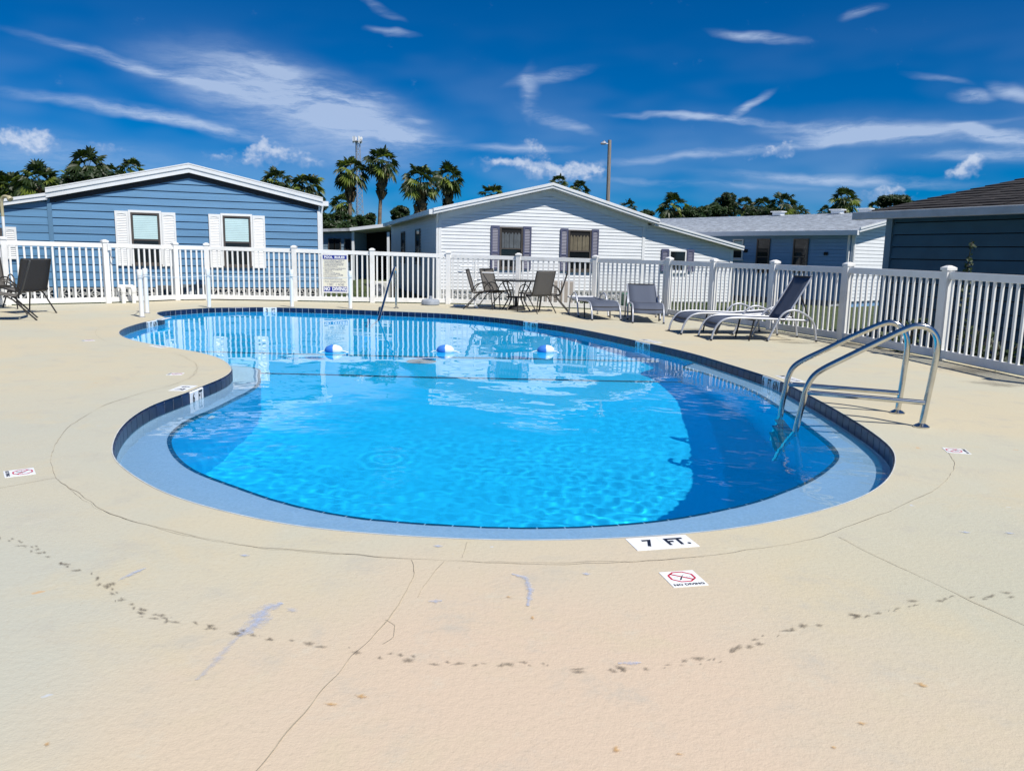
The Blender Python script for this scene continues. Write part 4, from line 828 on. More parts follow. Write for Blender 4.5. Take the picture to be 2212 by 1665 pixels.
# ---- navy sided building at the right edge
A = Vector((6.51, 13.93, 0)); dr = Vector((1, -1.876, 0)).normalized(); W = Wall(A, A + dr); base = W.P(0, 0); Lw = 9.0
H = thing('navy_building', 'dark navy sided building with brown shingle hip roof at the right edge', 'house', base)
ze = W.uz(1903, 466)[1]; dp = 6.5
m = MB(base); m.add([W.P(0, -.1, -.045), W.P(Lw, -.1, -.045), W.P(Lw, ze, -.045), W.P(0, ze, -.045), W.P(0, -.1, -dp), W.P(Lw, -.1, -dp), W.P(Lw, ze, -dp), W.P(0, ze, -dp)], [(0, 1, 2, 3), (5, 4, 7, 6), (1, 5, 6, 2), (4, 0, 3, 7), (3, 2, 6, 7)]); m.build('wall', DARKV, H)
siding(W, base, H, lambda z: .10, lambda z: Lw, -.05, ze - .04, .205, DSIDE, .026)
m = MB(base); wbox(m, W, -.02, .10, -.05, ze - .02, -.10, .045); m.build('corner_board', mat('navy_trim', (.10, .18, .25), .55), H)
oe = .36; rs = .40; rz = ze + (dp / 2 + oe) * rs * .80; E0 = (-oe, oe); 
eav = [W.P(-oe, ze + .02, oe), W.P(Lw + oe, ze + .02, oe), W.P(Lw + oe, ze + .02, -dp - oe), W.P(-oe, ze + .02, -dp - oe)]; hip = dp / 2 * .86; r0 = W.P(hip, rz, -dp / 2); r1 = W.P(Lw - hip, rz, -dp / 2)
m = MB(base); m.add(eav + [r0, r1] + [q - Vector((0, 0, .05)) for q in eav], [(0, 1, 5, 4), (1, 2, 5), (2, 3, 4, 5), (3, 0, 4), (9, 8, 7, 6), (0, 6, 7, 1), (1, 7, 8, 2), (2, 8, 9, 3), (3, 9, 6, 0)]); m.build('roof', DSHING, H)
# shingle tabs on the slope that faces the pool and on the hip end
tabs = MB(base)
for (a, b, c, d) in ((eav[0], eav[1], r1, r0), (eav[3], eav[0], r0, r0)):
    nC = 22; up = ((c + d) / 2 - (a + b) / 2); nrm = (b - a).cross(d - a).normalized()
    if nrm.z < 0: nrm = -nrm
    for k in range(nC):
        l = a.lerp(d, k / nC); r = b.lerp(c, k / nC); l2 = a.lerp(d, min(1, (k + 1.1) / nC)); r2 = b.lerp(c, min(1, (k + 1.1) / nC)); ln = (r - l).length; n = max(1, int(ln / .32)); off = random.random() * .3
        for j in range(n):
            f0 = j / n; f1 = (j + .96) / n; t = .012 + random.random() * .010; t2 = .004
            tabs.add([l.lerp(r, f0) + nrm * t, l.lerp(r, f1) + nrm * t, l2.lerp(r2, f1) + nrm * t2, l2.lerp(r2, f0) + nrm * t2, l.lerp(r, f0) - nrm * .002, l.lerp(r, f1) - nrm * .002], [(0, 1, 2, 3), (4, 5, 1, 0)])
tabs.build('shingle_tabs', DSHING, H, kind='stuff')
m = MB(base); m.bar(W.P(-oe - .03, ze - .02, oe + .06), W.P(Lw + oe, ze - .02, oe + .06), .12, .13); m.build('gutter', mat('gutter_grey', (.34, .37, .40), .45), H, bevel=.012)
m = MB(base); m.add([W.P(-oe, ze - .05, oe), W.P(Lw, ze - .05, oe), W.P(Lw, ze - .05, .03), W.P(-oe, ze - .05, .03)], [(0, 1, 2, 3)]); m.build('soffit', BSOFF, H)

# ---- dark house with carport seen between the blue and the white house
A = AY(690, 560, 40); B = AY(830, 560, 40); W = Wall(A, B); base = W.P(0, 0)
H = thing('carport_house', 'distant grey house with dark carport between the blue and white houses', 'house', base)
u1 = W.uz(760, 530)[0]; u2 = W.uz(840, 530)[0]; zt = W.uz(760, 501)[1]
m = MB(base); wbox(m, W, -6, u1, -.1, zt, -8, 0); m.build('wall', mat('grey_blue_wall', (.16, .23, .30), .6), H)
siding(W, base, H, lambda z: -4, lambda z: u1 - .05, .1, zt - .05, .25, mat('grey_blue_board', (.17, .25, .33), .6, obvar=.05), .02)
for x in (709, 722, 744): a = W.uz(x, 515)[0]; window(W, base, H, a, a + .35, .9, 2.0, FRAMED, sill=False)
m = MB(base); wbox(m, W, u1 + .02, u2 + 3, -.1, zt + .1, -8, -4); m.build('carport_back', DARKV, H)
z2 = W.uz(805, 489)[1]; z1_ = W.uz(760, 500)[1]
m = MB(base); slab(m, W, (u1, z1_), (u2 + 2, z2 + .25), -8, .5, .16); m.build('carport_roof', FASC, H); m = MB(base); slab(m, W, (-6, z1_ - .35), (u1 - .01, z1_ + .01), -8, .35, .14); m.build('roof', SHING, H)
for u in (u1 + .1, u2): m = MB(base); wbox(m, W, u - .06, u + .06, -.1, z1_, .1, .22); m.build('carport_post', FASC, H)

# ================================================================== POOL FITTINGS
def rail_path(base, entry, pxs):
    Wr = Wall(base, entry); return [Wr.P(*Wr.uz(x, y)) for x, y in pxs], Wr
lad = thing('pool_ladder', 'stainless steel pool ladder with two looped grab rails at the right of the pool', 'pool ladder', G(1965, 907))
lb = Vector(lad.location); nb, fb = G(1990, 922.5), G(1938, 892.5); ne, fe = G(1718, 931.6, WZ), G(1686, 897.7, WZ); ends = []
for b, e, pxs, bar in ((nb, ne, [(1990, 922), (2003, 862), (2016, 802), (2025, 752), (2022, 726), (2007, 709), (1985, 704), (1960, 709), (1900, 737), (1830, 771), (1780, 796), (1757, 813), (1743, 836), (1736, 862), (1726, 900), (1718, 932)], ((1741, 847), (2001, 870))),
                       (fb, fe, [(1938, 892), (1946, 845), (1953, 800), (1960, 750), (1957, 722), (1944, 704), (1925, 697), (1902, 701), (1850, 723), (1790, 752), (1737, 777), (1715, 792), (1704, 811), (1698, 835), (1690, 870), (1686, 898)], ((1700, 829), (1944, 849)))):
    P, Wr = rail_path(b, e, pxs); d = (P[-1] - P[-2]); d = d / abs(d.z); P = smoothpath(P, 5) + [P[-1] + d * .5, P[-1] + d * 1.0]
    m = MB(lb); m.tube(P, .0245, 16); m.build('grab_rail', STEEL, lad, smooth=True)
    A_ = Wr.P(*Wr.uz(*bar[0])); B_ = Wr.P(*Wr.uz(*bar[1])); m = MB(lb); m.tube([A_, B_], .021, 14); m.build('cross_bar', STEEL, lad, smooth=True)
    m = MB(lb); m.lathe(b, [(.062, .002), (.062, .010), (.045, .022), (.030, .030), (.026, .034)], 24); m.build('deck_flange', STEEL, lad, smooth=True); ends.append((P[-3], d))
for k in range(3):
    a = ends[0][0] + ends[0][1] * (.18 + .27 * k); b = ends[1][0] + ends[1][1] * (.18 + .27 * k); m = MB(lb); m.bar(a, b, .085, .03); m.build('tread', TREAD, lad, bevel=.006)
hr = thing('handrail', 'single bent steel handrail sloping into the shallow end of the pool', 'handrail', G(855.7, 666)); b = Vector(hr.location); e = G(818, 692, WZ)
Wr = Wall(b, e); C2 = lambda x, y: ((1100 + x / 3.33) / 1.84, (750 + y / 3.33) / 1.84)
lnh = (e - b).length; P = [b + Vector((0, 0, 0)), b + Vector((0, 0, .5)), b + Vector((0, 0, .86))] + [b.lerp(Vector((e.x, e.y, 0)), f) + Vector((0, 0, z)) for f, z in ((.015, .93), (.05, .975), (.10, .965), (.16, .91), (.5, .53), (1.0, WZ), (1.25, WZ - .28), (1.32, WZ - .42), (1.33, WZ - .9))]
m = MB(b); m.tube(smoothpath(P, 5), .027, 14); m.build('rail', STEEL, hr, smooth=True)
m = MB(b); m.lathe(b, [(.075, .002), (.075, .012), (.05, .024), (.03, .03)], 20); m.build('deck_flange', STEEL, hr, smooth=True)
FL = [(721, 'leftmost blue and white oval rope float on the pool water'), (962, 'middle blue and white oval rope float on the pool water'), (1179, 'rightmost blue and white oval rope float on the pool water')]
fpos = []
for x, lab in FL:
    c = G(x, 760.5, WZ); c.z = WZ + .03; fpos.append(c); f = thing('rope_float', lab, 'float', c, group='floats on the safety rope')
    for s, mm in ((-1, FLOATB), (1, FLOATW)):
        m = MB(); n = 12; pr = [(.078 * math.sin(math.acos(1 - k / n)) if k < n else .078, s * .128 * (1 - k / n)) for k in range(n + 1)]; pr[0] = (.012, s * .128)
        m.lathe((0, 0, 0), pr if s > 0 else pr, 24, Matrix(((0, 0, 1), (0, 1, 0), (-1, 0, 0)))); m.build('float_half', mm, f, smooth='all')
m = MB(fpos[1]); pts = [G(520, 771, WZ - .3)]
for c in fpos: pts += [c + Vector((-.45, 0, -.10)), c + Vector((-.16, 0, -.02)), c, c + Vector((.16, 0, -.02)), c + Vector((.45, 0, -.10))]
pts += [G(1425, 762, WZ - .05)]
q = smoothpath(pts, 5); m.tube(q, .009, 8); o = m.build('safety_rope', ROPE, smooth=True); o.location = fpos[1]; tag(o, 'white rope strung across the pool through the three floats', 'rope')
# stanchions with a cord
ST = [((307, 685), 582.5, 'near white pole of the paired cord posts at the left pool corner'), ((318, 676.5), 580, 'far white pole of the paired cord posts at the left pool corner'), ((452, 664.5), 581, 'white cord post standing before the fence, third from left'), ((631, 663.5), 583, 'white cord post standing just left of the rules sign'), ((757, 667), 585.5, 'white cord post standing in front of the right edge of the rules sign')]
tops = []
for px, yt, lab in ST:
    b = G(*px); h = AY(px[0], yt, b.y).z; s = thing('cord_post', lab, 'post', b, group='white posts holding the cord')
    m = MB(); m.tube([(0, 0, 0), (0, 0, h - .11)], .043, 16); m.build('pole', PVC, s, smooth=True)
    m = MB(); m.lathe((0, 0, 0), [(.05, h - .12), (.052, h - .02), (.046, h), (.02, h + .004)], 16); m.build('end_cap', PVC, s, smooth=True)
    m = MB(); m.lathe((0, 0, 0), [(.06, 0.002), (.06, .012), (.045, .016)], 16); m.build('ground_sleeve', GALV, s, smooth=True); tops.append(b + Vector((0, 0, h - .15)))
pts = []
for a, b in zip(tops, tops[1:]):
    for k in range(8): t = k / 8; q = a.lerp(b, t); pts.append(q - Vector((0, 0.05, .05 * math.sin(math.pi * t) * ((b - a).length / 3))))
m = MB(tops[0]); m.tube(pts + [tops[-1] - Vector((0, .05, 0))], .006, 6)
for a in tops: m.tube(arc(a, .05, 0, 2 * math.pi, 12, (1, 0, 0), (0, 1, 0)), .007, 6)
o = m.build('barrier_cord', ROPE); o.location = tops[0]; tag(o, 'thin white cord strung between the white posts behind the pool', 'cord')
# bent vent pipes
for k, (px, dx, lab) in enumerate((((268, 655), -.16, 'left white plastic elbow pipe rising from the deck by the fence'), ((290, 654.5), -.40, 'right white plastic elbow pipe with longer arm by the fence'))):
    b = G(*px); t = thing('vent_pipe', lab, 'pipe', b, group='elbow pipes by the fence'); m = MB(); m.tube([(0, 0, 0), (0, 0, .27)], .047, 16); m.build('riser', PVC, t, smooth=True)
    m = MB(); m.tube(smoothpath([(0, 0, .25), (0, 0, .33), (-.03, .02, .375), (-.10, .03, .385)], 4), .056, 16); m.build('elbow', PVC, t, smooth=True)
    if dx < -.3: m = MB(); m.tube([(-.10, .03, .385), (dx, .08, .385)], .045, 14); m.build('arm', PVC, t, smooth=True)
# outdoor shower
b = G(22, 657); t = thing('outdoor_shower', 'white outdoor shower pole with tan curved head beside the left fence', 'shower', b); zt = AY(20, 424, b.y).z
m = MB(); m.tube([(0, 0, 0), (0, 0, zt - .42)], .03, 12); m.build('pole', PVC, t, smooth=True)
m = MB(); m.tube(smoothpath([(0, 0, zt - .44), (0, 0, zt - .15), (.06, -.02, zt - .02), (.18, -.05, zt - .02), (.25, -.07, zt - .08)], 5), [.034] * 16 + [.05, .055, .06, .065, .06][:5], 12); m.build('shower_head', mat('tan_plastic', (.42, .38, .24), .5), t, smooth=True)
m = MB(); m.box((0, -.03, .9), (.09, .07, .12)); m.build('valve', GALV, t, bevel=.01)
# umbrella base (grey, empty) by the far fence
b = Vector((-2.16, 20.4, 0)); t = thing('parasol_stand', 'empty grey plastic umbrella base on the deck by the far fence', 'umbrella base', b)
m = MB(); m.lathe((0, 0, 0), [(.21, .003), (.235, .02), (.235, .10), (.215, .135), (.14, .155), (.06, .165)], 32); m.build('weight', PLASTG, t, smooth=True)
m = MB(); m.lathe((0, 0, 0), [(.05, .163), (.048, .21), (.036, .215), (.036, .235)], 16); m.build('socket', PLASTG, t, smooth=True)
# towel stand
b = G(1026, 663.5); t = thing('towel_stand', 'white plastic pipe towel stand with cross arms behind the patio chairs', 'stand', b); zt = AY(1026, 562.6, b.y).z
m = MB(); m.tube([(0, 0, .03), (0, 0, zt)], .024, 12); m.build('pole', PVC, t, smooth=True)
for z, l, a, c in ((zt - .155, .36, .1, -.02), (zt - .30, .50, -.12, .05), (zt - .49, .10, .6, .04)):
    d = Vector((math.cos(a), math.sin(a), 0)); m = MB(); m.tube([-d * l + Vector((c, 0, z)), d * l + Vector((c, 0, z))], .017, 10); m.build('arm', PVC, t, smooth=True)
for a in (math.pi * .98, math.pi * 1.55, 0.5): d = Vector((math.cos(a), math.sin(a), 0)); m = MB(); m.tube([(0, 0, .03), d * .55 + Vector((0, 0, .03))], .027, 10); m.build('foot', PVC, t, smooth=True)
# rules sign
pa, pb = POSTS[5][0], POSTS[6][0]; W = Wall(pa, pb); W.o = W.o + W.n * .05
u0 = W.uz(694.5, 590)[0]; u1 = W.uz(752, 590)[0]; z1 = W.uz(722, 548.5)[1]; z0 = W.uz(725, 633)[1]; base = W.P((u0 + u1) / 2, z0)
sg = thing('rules_sign', 'white and cream pool rules sign with blue bands hung on the far fence', 'sign', base)
m = MB(base); wbox(m, W, u0, u1, z0, z1, -.014, 0); m.build('board', VINYL, sg, bevel=.004)
SX = lambda x: u0 + (u1 - u0) * (x - 437) / 640; SY = lambda y: z1 - (z1 - z0) * (y - 150) / 940
def band(x0, x1, y0, y1, n, mm, nm): m = MB(base); wbox(m, W, SX(x0), SX(x1), SY(y1), SY(y0), .0, n); return m.build(nm, mm, sg)
band(474, 1048, 185, 1052, .0015, CREAM, 'face'); band(474, 1048, 183, 277, .003, BLUEINK, 'title_band'); band(482, 1050, 934, 1054, .003, BLUEINK, 'warning_band')
def line(mm, s, x0, x1, y, h, bold=.0): text(mm, s, W.P((SX(x0) + SX(x1)) / 2, SY(y), .0036), W.u, (0, 0, 1), h / 940 * (z1 - z0), SX(x1) - SX(x0), bold)
m = MB(base); line(m, 'POOL', 508, 715, 230, 62, .045); line(m, 'RULES', 757, 1000, 230, 62, .045); line(m, 'NO', 498, 640, 990, 98, .045); line(m, 'DIVING', 692, 1040, 990, 98, .045); m.build('band_lettering', WTILE, sg)
def rl(*a): mm = MB(base); line(mm, *a); mm.build('rule_line', GREYINK, sg)
for s, x0, x1, y in (('1. NO FOOD OR BEVERAGES IN THE POOL OR', 485, 990, 303), ('ON POOL WET DECK. COMMERCIALLY', 512, 935, 340), ('BOTTLED WATER IN PLASTIC BOTTLES IS', 512, 972, 378), ('ALLOWED ON THE POOL WET DECK FOR', 512, 965, 415), ('POOL PATRON HYDRATION.', 512, 825, 452), ('2. NO GLASS OR ANIMALS IN THE FENCED POOL', 487, 1022, 498), ('AREA OR 50 FEET (15 240 MM) FROM', 512, 925, 535), ('UNFENCED POOL.', 512, 705, 570), ('3. BATHING LOAD', 488, 690, 618), ('PERSONS', 770, 878, 620), ('4. POOL HOURS', 490, 665, 665), ('TO', 805, 840, 667), ('5. SHOWER BEFORE ENTERING.', 492, 842, 712), ('6. DO NOT SWALLOW THE POOL WATER.', 492, 940, 758)): rl(s, x0, x1, y, 26, .012)
rl('24', 698, 755, 610, 44, .0); rl('DAWN', 675, 790, 658, 38, .01); rl('DUSK', 850, 962, 658, 38, .01); rl('POOL MAXIMUM DEPTH:', 515, 1012, 818, 46, .0); rl('7', 572, 595, 888, 44); rl('FEET', 622, 722, 886, 52); rl('0', 776, 796, 888, 44); rl('INCHES', 828, 978, 886, 52)

for ch in list(lad.children) + list(hr.children): ch.cycles.is_caustics_receiver = True
# ================================================================== FURNITURE
def make_chair(name, label, sling, frame, backm=None):
    t = thing(name, label, 'chair')
    w_ = .27; pr = [(.27, .432), (.20, .440), (.0, .405), (-.12, .385), (-.175, .40), (-.205, .46), (-.30, .78), (-.345, .935)]
    sp = smoothpath([(x, 0, z) for x, z in pr], 4); k = 17
    for nm, seg, mm in (('seat', sp[:k + 1], sling), ('backrest', sp[k:], backm or sling)):
        m = MB(); vv = []
        for p in seg:
            for y in (-w_, -w_ * .5, 0, w_ * .5, w_): vv.append(p + Vector((0, y, -.012 * (1 - (y / w_) ** 2) if nm == 'seat' else 0)) + (Vector((.02 * (1 - (y / w_) ** 2) * -1, 0, 0)) if nm == 'backrest' else Vector()))
        n = len(seg); m.add(vv, [(5 * i + j, 5 * i + j + 1, 5 * i + j + 6, 5 * i + j + 5) for i in range(n - 1) for j in range(4)])
        o = m.build(nm, mm, t, smooth='all'); so_ = o.modifiers.new('t', 'SOLIDIFY'); so_.thickness = .006
    for s in (-1, 1):
        m = MB(); m.tube([p + Vector((0, s * w_, 0)) for p in sp], .0125, 8); m.build('side_frame', frame, t, smooth=True)
        m = MB(); m.tube(smoothpath([(-.19, s * .29, .40), (-.15, s * .30, .52), (-.03, s * .30, .615), (.10, s * .30, .625), (.20, s * .30, .575), (.255, s * .295, .47)], 4), .0115, 8); m.build('armrest', frame, t, smooth=True)
        m = MB(); m.tube([(.255, s * .295, .475), (.262, s * .295, .40), (.31, s * .29, 0)], .0125, 8); m.build('leg', frame, t, smooth=True)
        m = MB(); m.tube([(.0, s * .283, .395), (-.10, s * .285, .33), (-.40, s * .27, 0)], .0125, 8); m.build('leg', frame, t, smooth=True)
    m = MB(); m.tube([(.02, -.28, .375), (.02, .28, .375)], .011, 8); m.build('stretcher', frame, t, smooth=True)
    m = MB(); m.tube([(-.345, -w_, .935), (-.345, w_, .935)], .012, 8); m.build('top_bar', frame, t, smooth=True)
    m = MB(); m.tube([(.27, -w_, .432), (.27, w_, .432)], .012, 8); m.build('front_bar', frame, t, smooth=True)
    return t
c0 = make_chair('patio_chair', '', SLING, FRAMEB)
gmid = 'patio chairs round the middle table'
CH = [((-.80, 19.35), -4, 'patio chair seen in profile at the left end of the middle table', 1.02), ((-.42, 19.85), -35, 'taupe patio chair behind the middle table facing the pool', 1.03), ((.52, 18.45), 128, 'taupe patio chair with its back to the pool at the middle table', 1.03), ((.93, 19.0), 176, 'patio chair at the right end of the middle table, nearest the loungers', 1.0)]
for k, ((x, y), a, lab, s) in enumerate(CH):
    c = c0 if k == 0 else copytree(c0); c.location = (x, y, 0); c.rotation_euler = (0, 0, R(a)); c.scale = (s,) * 3; c['label'] = lab; c['category'] = 'chair'; c['group'] = gmid
d0 = make_chair('patio_chair', '', SLING, FRAMEB, SLINGD)
gl = 'dark patio chairs at the left edge'
CH = [((-9.62, 15.45), 158, 'dark patio chair with black mesh back facing away, beside the left fence', 1.13), ((-9.02, 13.95), 210, 'nearest patio chair at the left edge, seen in profile', 1.12), ((-10.85, 16.35), -40, 'patio chair behind the left table, facing the pool', 1.13)]
for k, ((x, y), a, lab, s) in enumerate(CH):
    c = d0 if k == 0 else (copytree(c0)); c.location = (x, y, 0); c.rotation_euler = (0, 0, R(a)); c.scale = (s,) * 3; c['label'] = lab; c['category'] = 'chair'; c['group'] = gl
def make_table(label, loc, r, h):
    t = thing('patio_table', label, 'table', loc)
    m = MB(); m.lathe((0, 0, 0), [(r - .02, h - .022), (r, h - .016), (r, h - .004), (r - .012, h), (.03, h + .001)], 40); m.build('tabletop', mat('smoked_top', (.05, .052, .055), .2, .1, 4), t, smooth=True)
    m = MB(); m.tube(arc((0, 0, h - .028), r - .03, 0, 2 * math.pi, 36, (1, 0, 0), (0, 1, 0)), .014, 8); m.build('rim', FRAMEB, t, smooth=True)
    for k in range(4):
        a = math.pi / 4 + k * math.pi / 2 + .2; d = Vector((math.cos(a), math.sin(a), 0)); m = MB(); m.tube(smoothpath([d * (r * .72) + Vector((0, 0, h - .04)), d * (r * .62) + Vector((0, 0, h - .16)), d * (r * .42) + Vector((0, 0, h * .52)), d * (r * .40) + Vector((0, 0, h * .36)), d * (r * .56) + Vector((0, 0, h * .14)), d * (r * .70)], 5), .017, 8); m.build('leg', FRAMEB, t, smooth=True)
    m = MB(); m.tube(arc((0, 0, h * .42), r * .41, 0, 2 * math.pi, 30, (1, 0, 0), (0, 1, 0)), .013, 8); m.tube(arc((0, 0, h * .42), r * .10, 0, 2 * math.pi, 16, (1, 0, 0), (0, 1, 0)), .012, 8)
    for k in range(4): a = math.pi / 4 + k * math.pi / 2 + .2; d = Vector((math.cos(a), math.sin(a), 0)); m.tube([d * r * .1 + Vector((0, 0, h * .42)), d * r * .41 + Vector((0, 0, h * .42))], .010, 6)
    m.build('brace_ring', FRAMEB, t, smooth=True); return t
make_table('round dark patio table among taupe chairs before the white house', (.06, 19.25, 0), .58, .735)
make_table('round dark patio table at the left edge of the deck', (-11.05, 15.75, 0), .58, .80)
t = thing('parasol_weight', 'black umbrella weight on the deck under the middle patio table', 'umbrella base', (.06, 19.25, 0))
m = MB(); m.lathe((0, 0, 0), [(.23, .003), (.24, .03), (.21, .07), (.10, .10), (.04, .11)], 28); m.build('weight', RUBBER, t, smooth=True); m = MB(); m.lathe((0, 0, 0), [(.032, .11), (.032, .30), (.028, .31)], 14); m.build('socket', RUBBER, t, smooth=True)

def make_lounger(label, back, loc, ang, group):
    """x runs from the foot end (0) to the head; back = raised angle in degrees"""
    t = thing('chaise_lounge', label, 'lounger', loc, R(ang), group); w_ = .30
    hx = 1.12; bl = .80; ca, sa = math.cos(R(back)), math.sin(R(back))
    seatp = smoothpath([(-.03, 0, .20), (.05, 0, .31), (.17, 0, .365), (.40, 0, .375), (.75, 0, .365), (hx, 0, .355)], 4)
    backp = [Vector((hx + .01 + bl * ca * k / 8 - .0, 0, .36 + bl * sa * k / 8 + (.02 * math.sin(math.pi * k / 8) * -1))) for k in range(9)]
    for nm, seg in (('seat', seatp), ('backrest', backp)):
        m = MB(); vv = []
        for p in seg:
            for y in (-w_, -w_ / 2, 0, w_ / 2, w_): vv.append(p + Vector((0, y, -.012 * (1 - (y / w_) ** 2))))
        n = len(seg); m.add(vv, [(5 * i + j, 5 * i + j + 1, 5 * i + j + 6, 5 * i + j + 5) for i in range(n - 1) for j in range(4)]); o = m.build(nm, SLINGB, t, smooth='all'); q = o.modifiers.new('t', 'SOLIDIFY'); q.thickness = .006
    if back > 20:
        for f in (.12, .42): 
            m = MB(); p = backp[0].lerp(backp[-1], 1 - f); m.tube([p + Vector((.012 + .02 * math.sin(math.pi * k / 8), w_ * (k / 4 - 1), -.012 - .035 * math.sin(math.pi * k / 8))) for k in range(9)], .009, 6); m.build('back_strap', SLINGD, t, smooth=True)
    for s in (-1, 1):
        y = s * (w_ + .012)
        m = MB(); m.tube(smoothpath([(-.10, y, 0), (-.06, y, .16), (.02, y, .29), (.14, y, .36), (.35, y, .378), (.75, y, .367), (hx + .05, y, .357), (hx + .42, y, .345)], 5), .0175, 10); m.build('side_rail', FRAMES, t, smooth=True)
        ya = s * (w_ + .045)
        m = MB(); m.tube(smoothpath([(.84, ya, 0), (.93, ya, .19), (1.01, ya, .36), (1.10, ya, .47), (1.24, ya, .515), (1.40, ya, .475), (1.55, ya, .38), (1.63, ya, .26), (1.68, ya, 0)], 5), .0175, 10); m.build('arm_leg', FRAMES, t, smooth=True)
        m = MB(); m.tube([backp[0] + Vector((0, y, 0)), backp[-1] + Vector((0, y, 0))], .0165, 10); m.build('back_frame', FRAMES, t, smooth=True)
        if back > 20: m = MB(); m.tube([backp[5] + Vector((0, y * .97, -.01)), Vector((hx + .44, y * .97, .33))], .011, 8); m.build('back_prop', FRAMEB, t, smooth=True)
        for x in (-.10, .84, 1.68): m = MB(); m.lathe((x, y if x < 0 else ya, 0), [(.021, .001), (.021, .03)], 10); m.build('foot_cap', RUBBER, t)
        m = MB(); m.tube([(.62, s * (w_ - .01), .355), (.55, s * (w_ - .01), .0)], .015, 8); m.build('inner_leg', FRAMEB, t, smooth=True)
    for x, z in ((.02, .27), (.62, .34), (hx, .335), (1.50, .33)): m = MB(); m.tube([(x, -w_ - .01, z), (x, w_ + .01, z)], .014, 8); m.build('cross_tube', FRAMEB, t, smooth=True)
    m = MB(); a = backp[-1]; m.tube([a + Vector((0, -w_, 0)), a + Vector((0, w_, 0))], .0165, 10); m.build('head_bar', FRAMES if back < 20 else SLINGD, t, smooth=True); return t
gl = 'grey chaise lounges on the deck'
def lounger_at(fx, fy, ang, back, label):
    a = R(ang); return make_lounger(label, back, (fx + .10 * math.cos(a), fy + .10 * math.sin(a), 0), ang, gl)
lounger_at(3.2, 13.04, 6, 60, 'grey chaise lounge with its back raised steeply, nearest the ladder')
lounger_at(2.89, 13.97, 9, 4, 'flat grey chaise lounge lying behind the steeply raised one')
lounger_at(1.96, 16.48, 101, 2, 'flat grey chaise lounge next to the patio table, foot towards the pool')
lounger_at(2.74, 15.9, 86, 27, 'grey chaise lounge with half raised back by the fence corner')

# ================================================================== THINGS BEHIND THE FENCE
def acbox(name, label, cat, px, yb, yt, Y, wid, dep, m_, fan=False, grille=0):
    b = AY(px, yb, Y); b.z = -.06; h = AY(px, yt, Y).z + .06; t = thing(name, label, cat, b)
    m = MB(); m.box((0, 0, h / 2), (wid, dep, h)); m.build('cabinet', m_, t, bevel=.015); y = -dep / 2 - .004
    if fan:
        ax = Matrix(((1, 0, 0), (0, 0, -1), (0, 1, 0)))
        m = MB(); m.lathe((0, y, h * .62), [(.17, 0), (.17, .012), (.05, .02), (.02, .022)], 24, ax); m.build('fan_guard', GALV, t, smooth=True)
        for r in (.06, .10, .14): m = MB(); m.tube(arc((0, y - .024, h * .62), r, 0, 2 * math.pi, 24, (1, 0, 0), (0, 0, 1)), .005, 6); m.build('guard_ring', RUBBER, t)
    for k in range(grille): m = MB(); m.box((0, y, h * (.12 + .76 * k / grille)), (wid * .8, .006, h * .03)); m.build('grille_slat', mat('slat_dark', (.2, .18, .17), .6), t)
    return t
acbox('electrical_cabinet', 'tall beige cabinet with a red label behind the fence at the patio table', 'cabinet', 1192, 655, 606, 22.0, .42, .35, BEIGE, grille=10)
acbox('electrical_cabinet', 'beige cabinet standing right of the red labelled one behind the fence', 'cabinet', 1224, 655, 608, 22.2, .34, .3, BEIGE)
t = acbox('air_conditioner', 'white air conditioner with round fan guard between the two houses', 'air conditioner', 822, 650, 608, 22.6, .52, .4, ACW, fan=True)
t = acbox('pump_box', 'dark green pump box behind the fence by the half raised lounger', 'box', 1372, 668, 634, 22.2, .75, .5, GREENP)
b = AY(124, 648, 20.3); b.z = -.06; t = thing('hose_reel', 'coiled garden hose on a reel behind the left fence', 'hose reel', b)
for k in range(4): m = MB(); m.tube(arc((0, -.02 + .03 * k, .33), .25 - .01 * (k % 2), 0, 2 * math.pi, 26, (1, 0, 0), (0, 0, 1)), .018, 8); m.build('hose_coil', GALV if k % 2 else mat('hose_grey', (.22, .28, .36), .5), t, smooth=True)
m = MB(); m.bar((-.2, .03, 0), (-.2, .03, .5), .04); m.bar((.2, .03, 0), (.2, .03, .5), .04); m.bar((-.2, .03, .33), (.2, .03, .33), .05); m.build('stand', RUBBER, t)
# grass tufts seen through the fence
rg = np.random.default_rng(11); gb = MB((0, 21, -.06)); cnt = 0
polyF = [POSTS[i][0] for i in range(len(POSTS))]
while cnt < 9000:
    x = rg.uniform(-12, 9.5); y = rg.uniform(9, 30)
    # only outside the fence
    ins = False
    for p, q in zip(polyF, polyF[1:]):
        if min(p.x, q.x) <= x <= max(p.x, q.x):
            yy = p.y + (q.y - p.y) * (x - p.x) / ((q.x - p.x) or 1e-6)
            if y > yy + .18: ins = True
    if not ins: continue
    if y > 24.5 and not (6 < x) and rg.random() < .8: continue
    h = rg.uniform(.05, .13); a = rg.uniform(0, 6.3); lx, ly = rg.uniform(-.04, .04, 2); wv = Vector((math.cos(a), math.sin(a), 0)) * .012; c = Vector((x, y, -.065))
    gb.add([c - wv, c + wv, c + Vector((lx, ly, h))], [(0, 1, 2)]); cnt += 1
o = gb.build('grass', GRASSB, kind='stuff'); o.location = (0, 21, -.06)

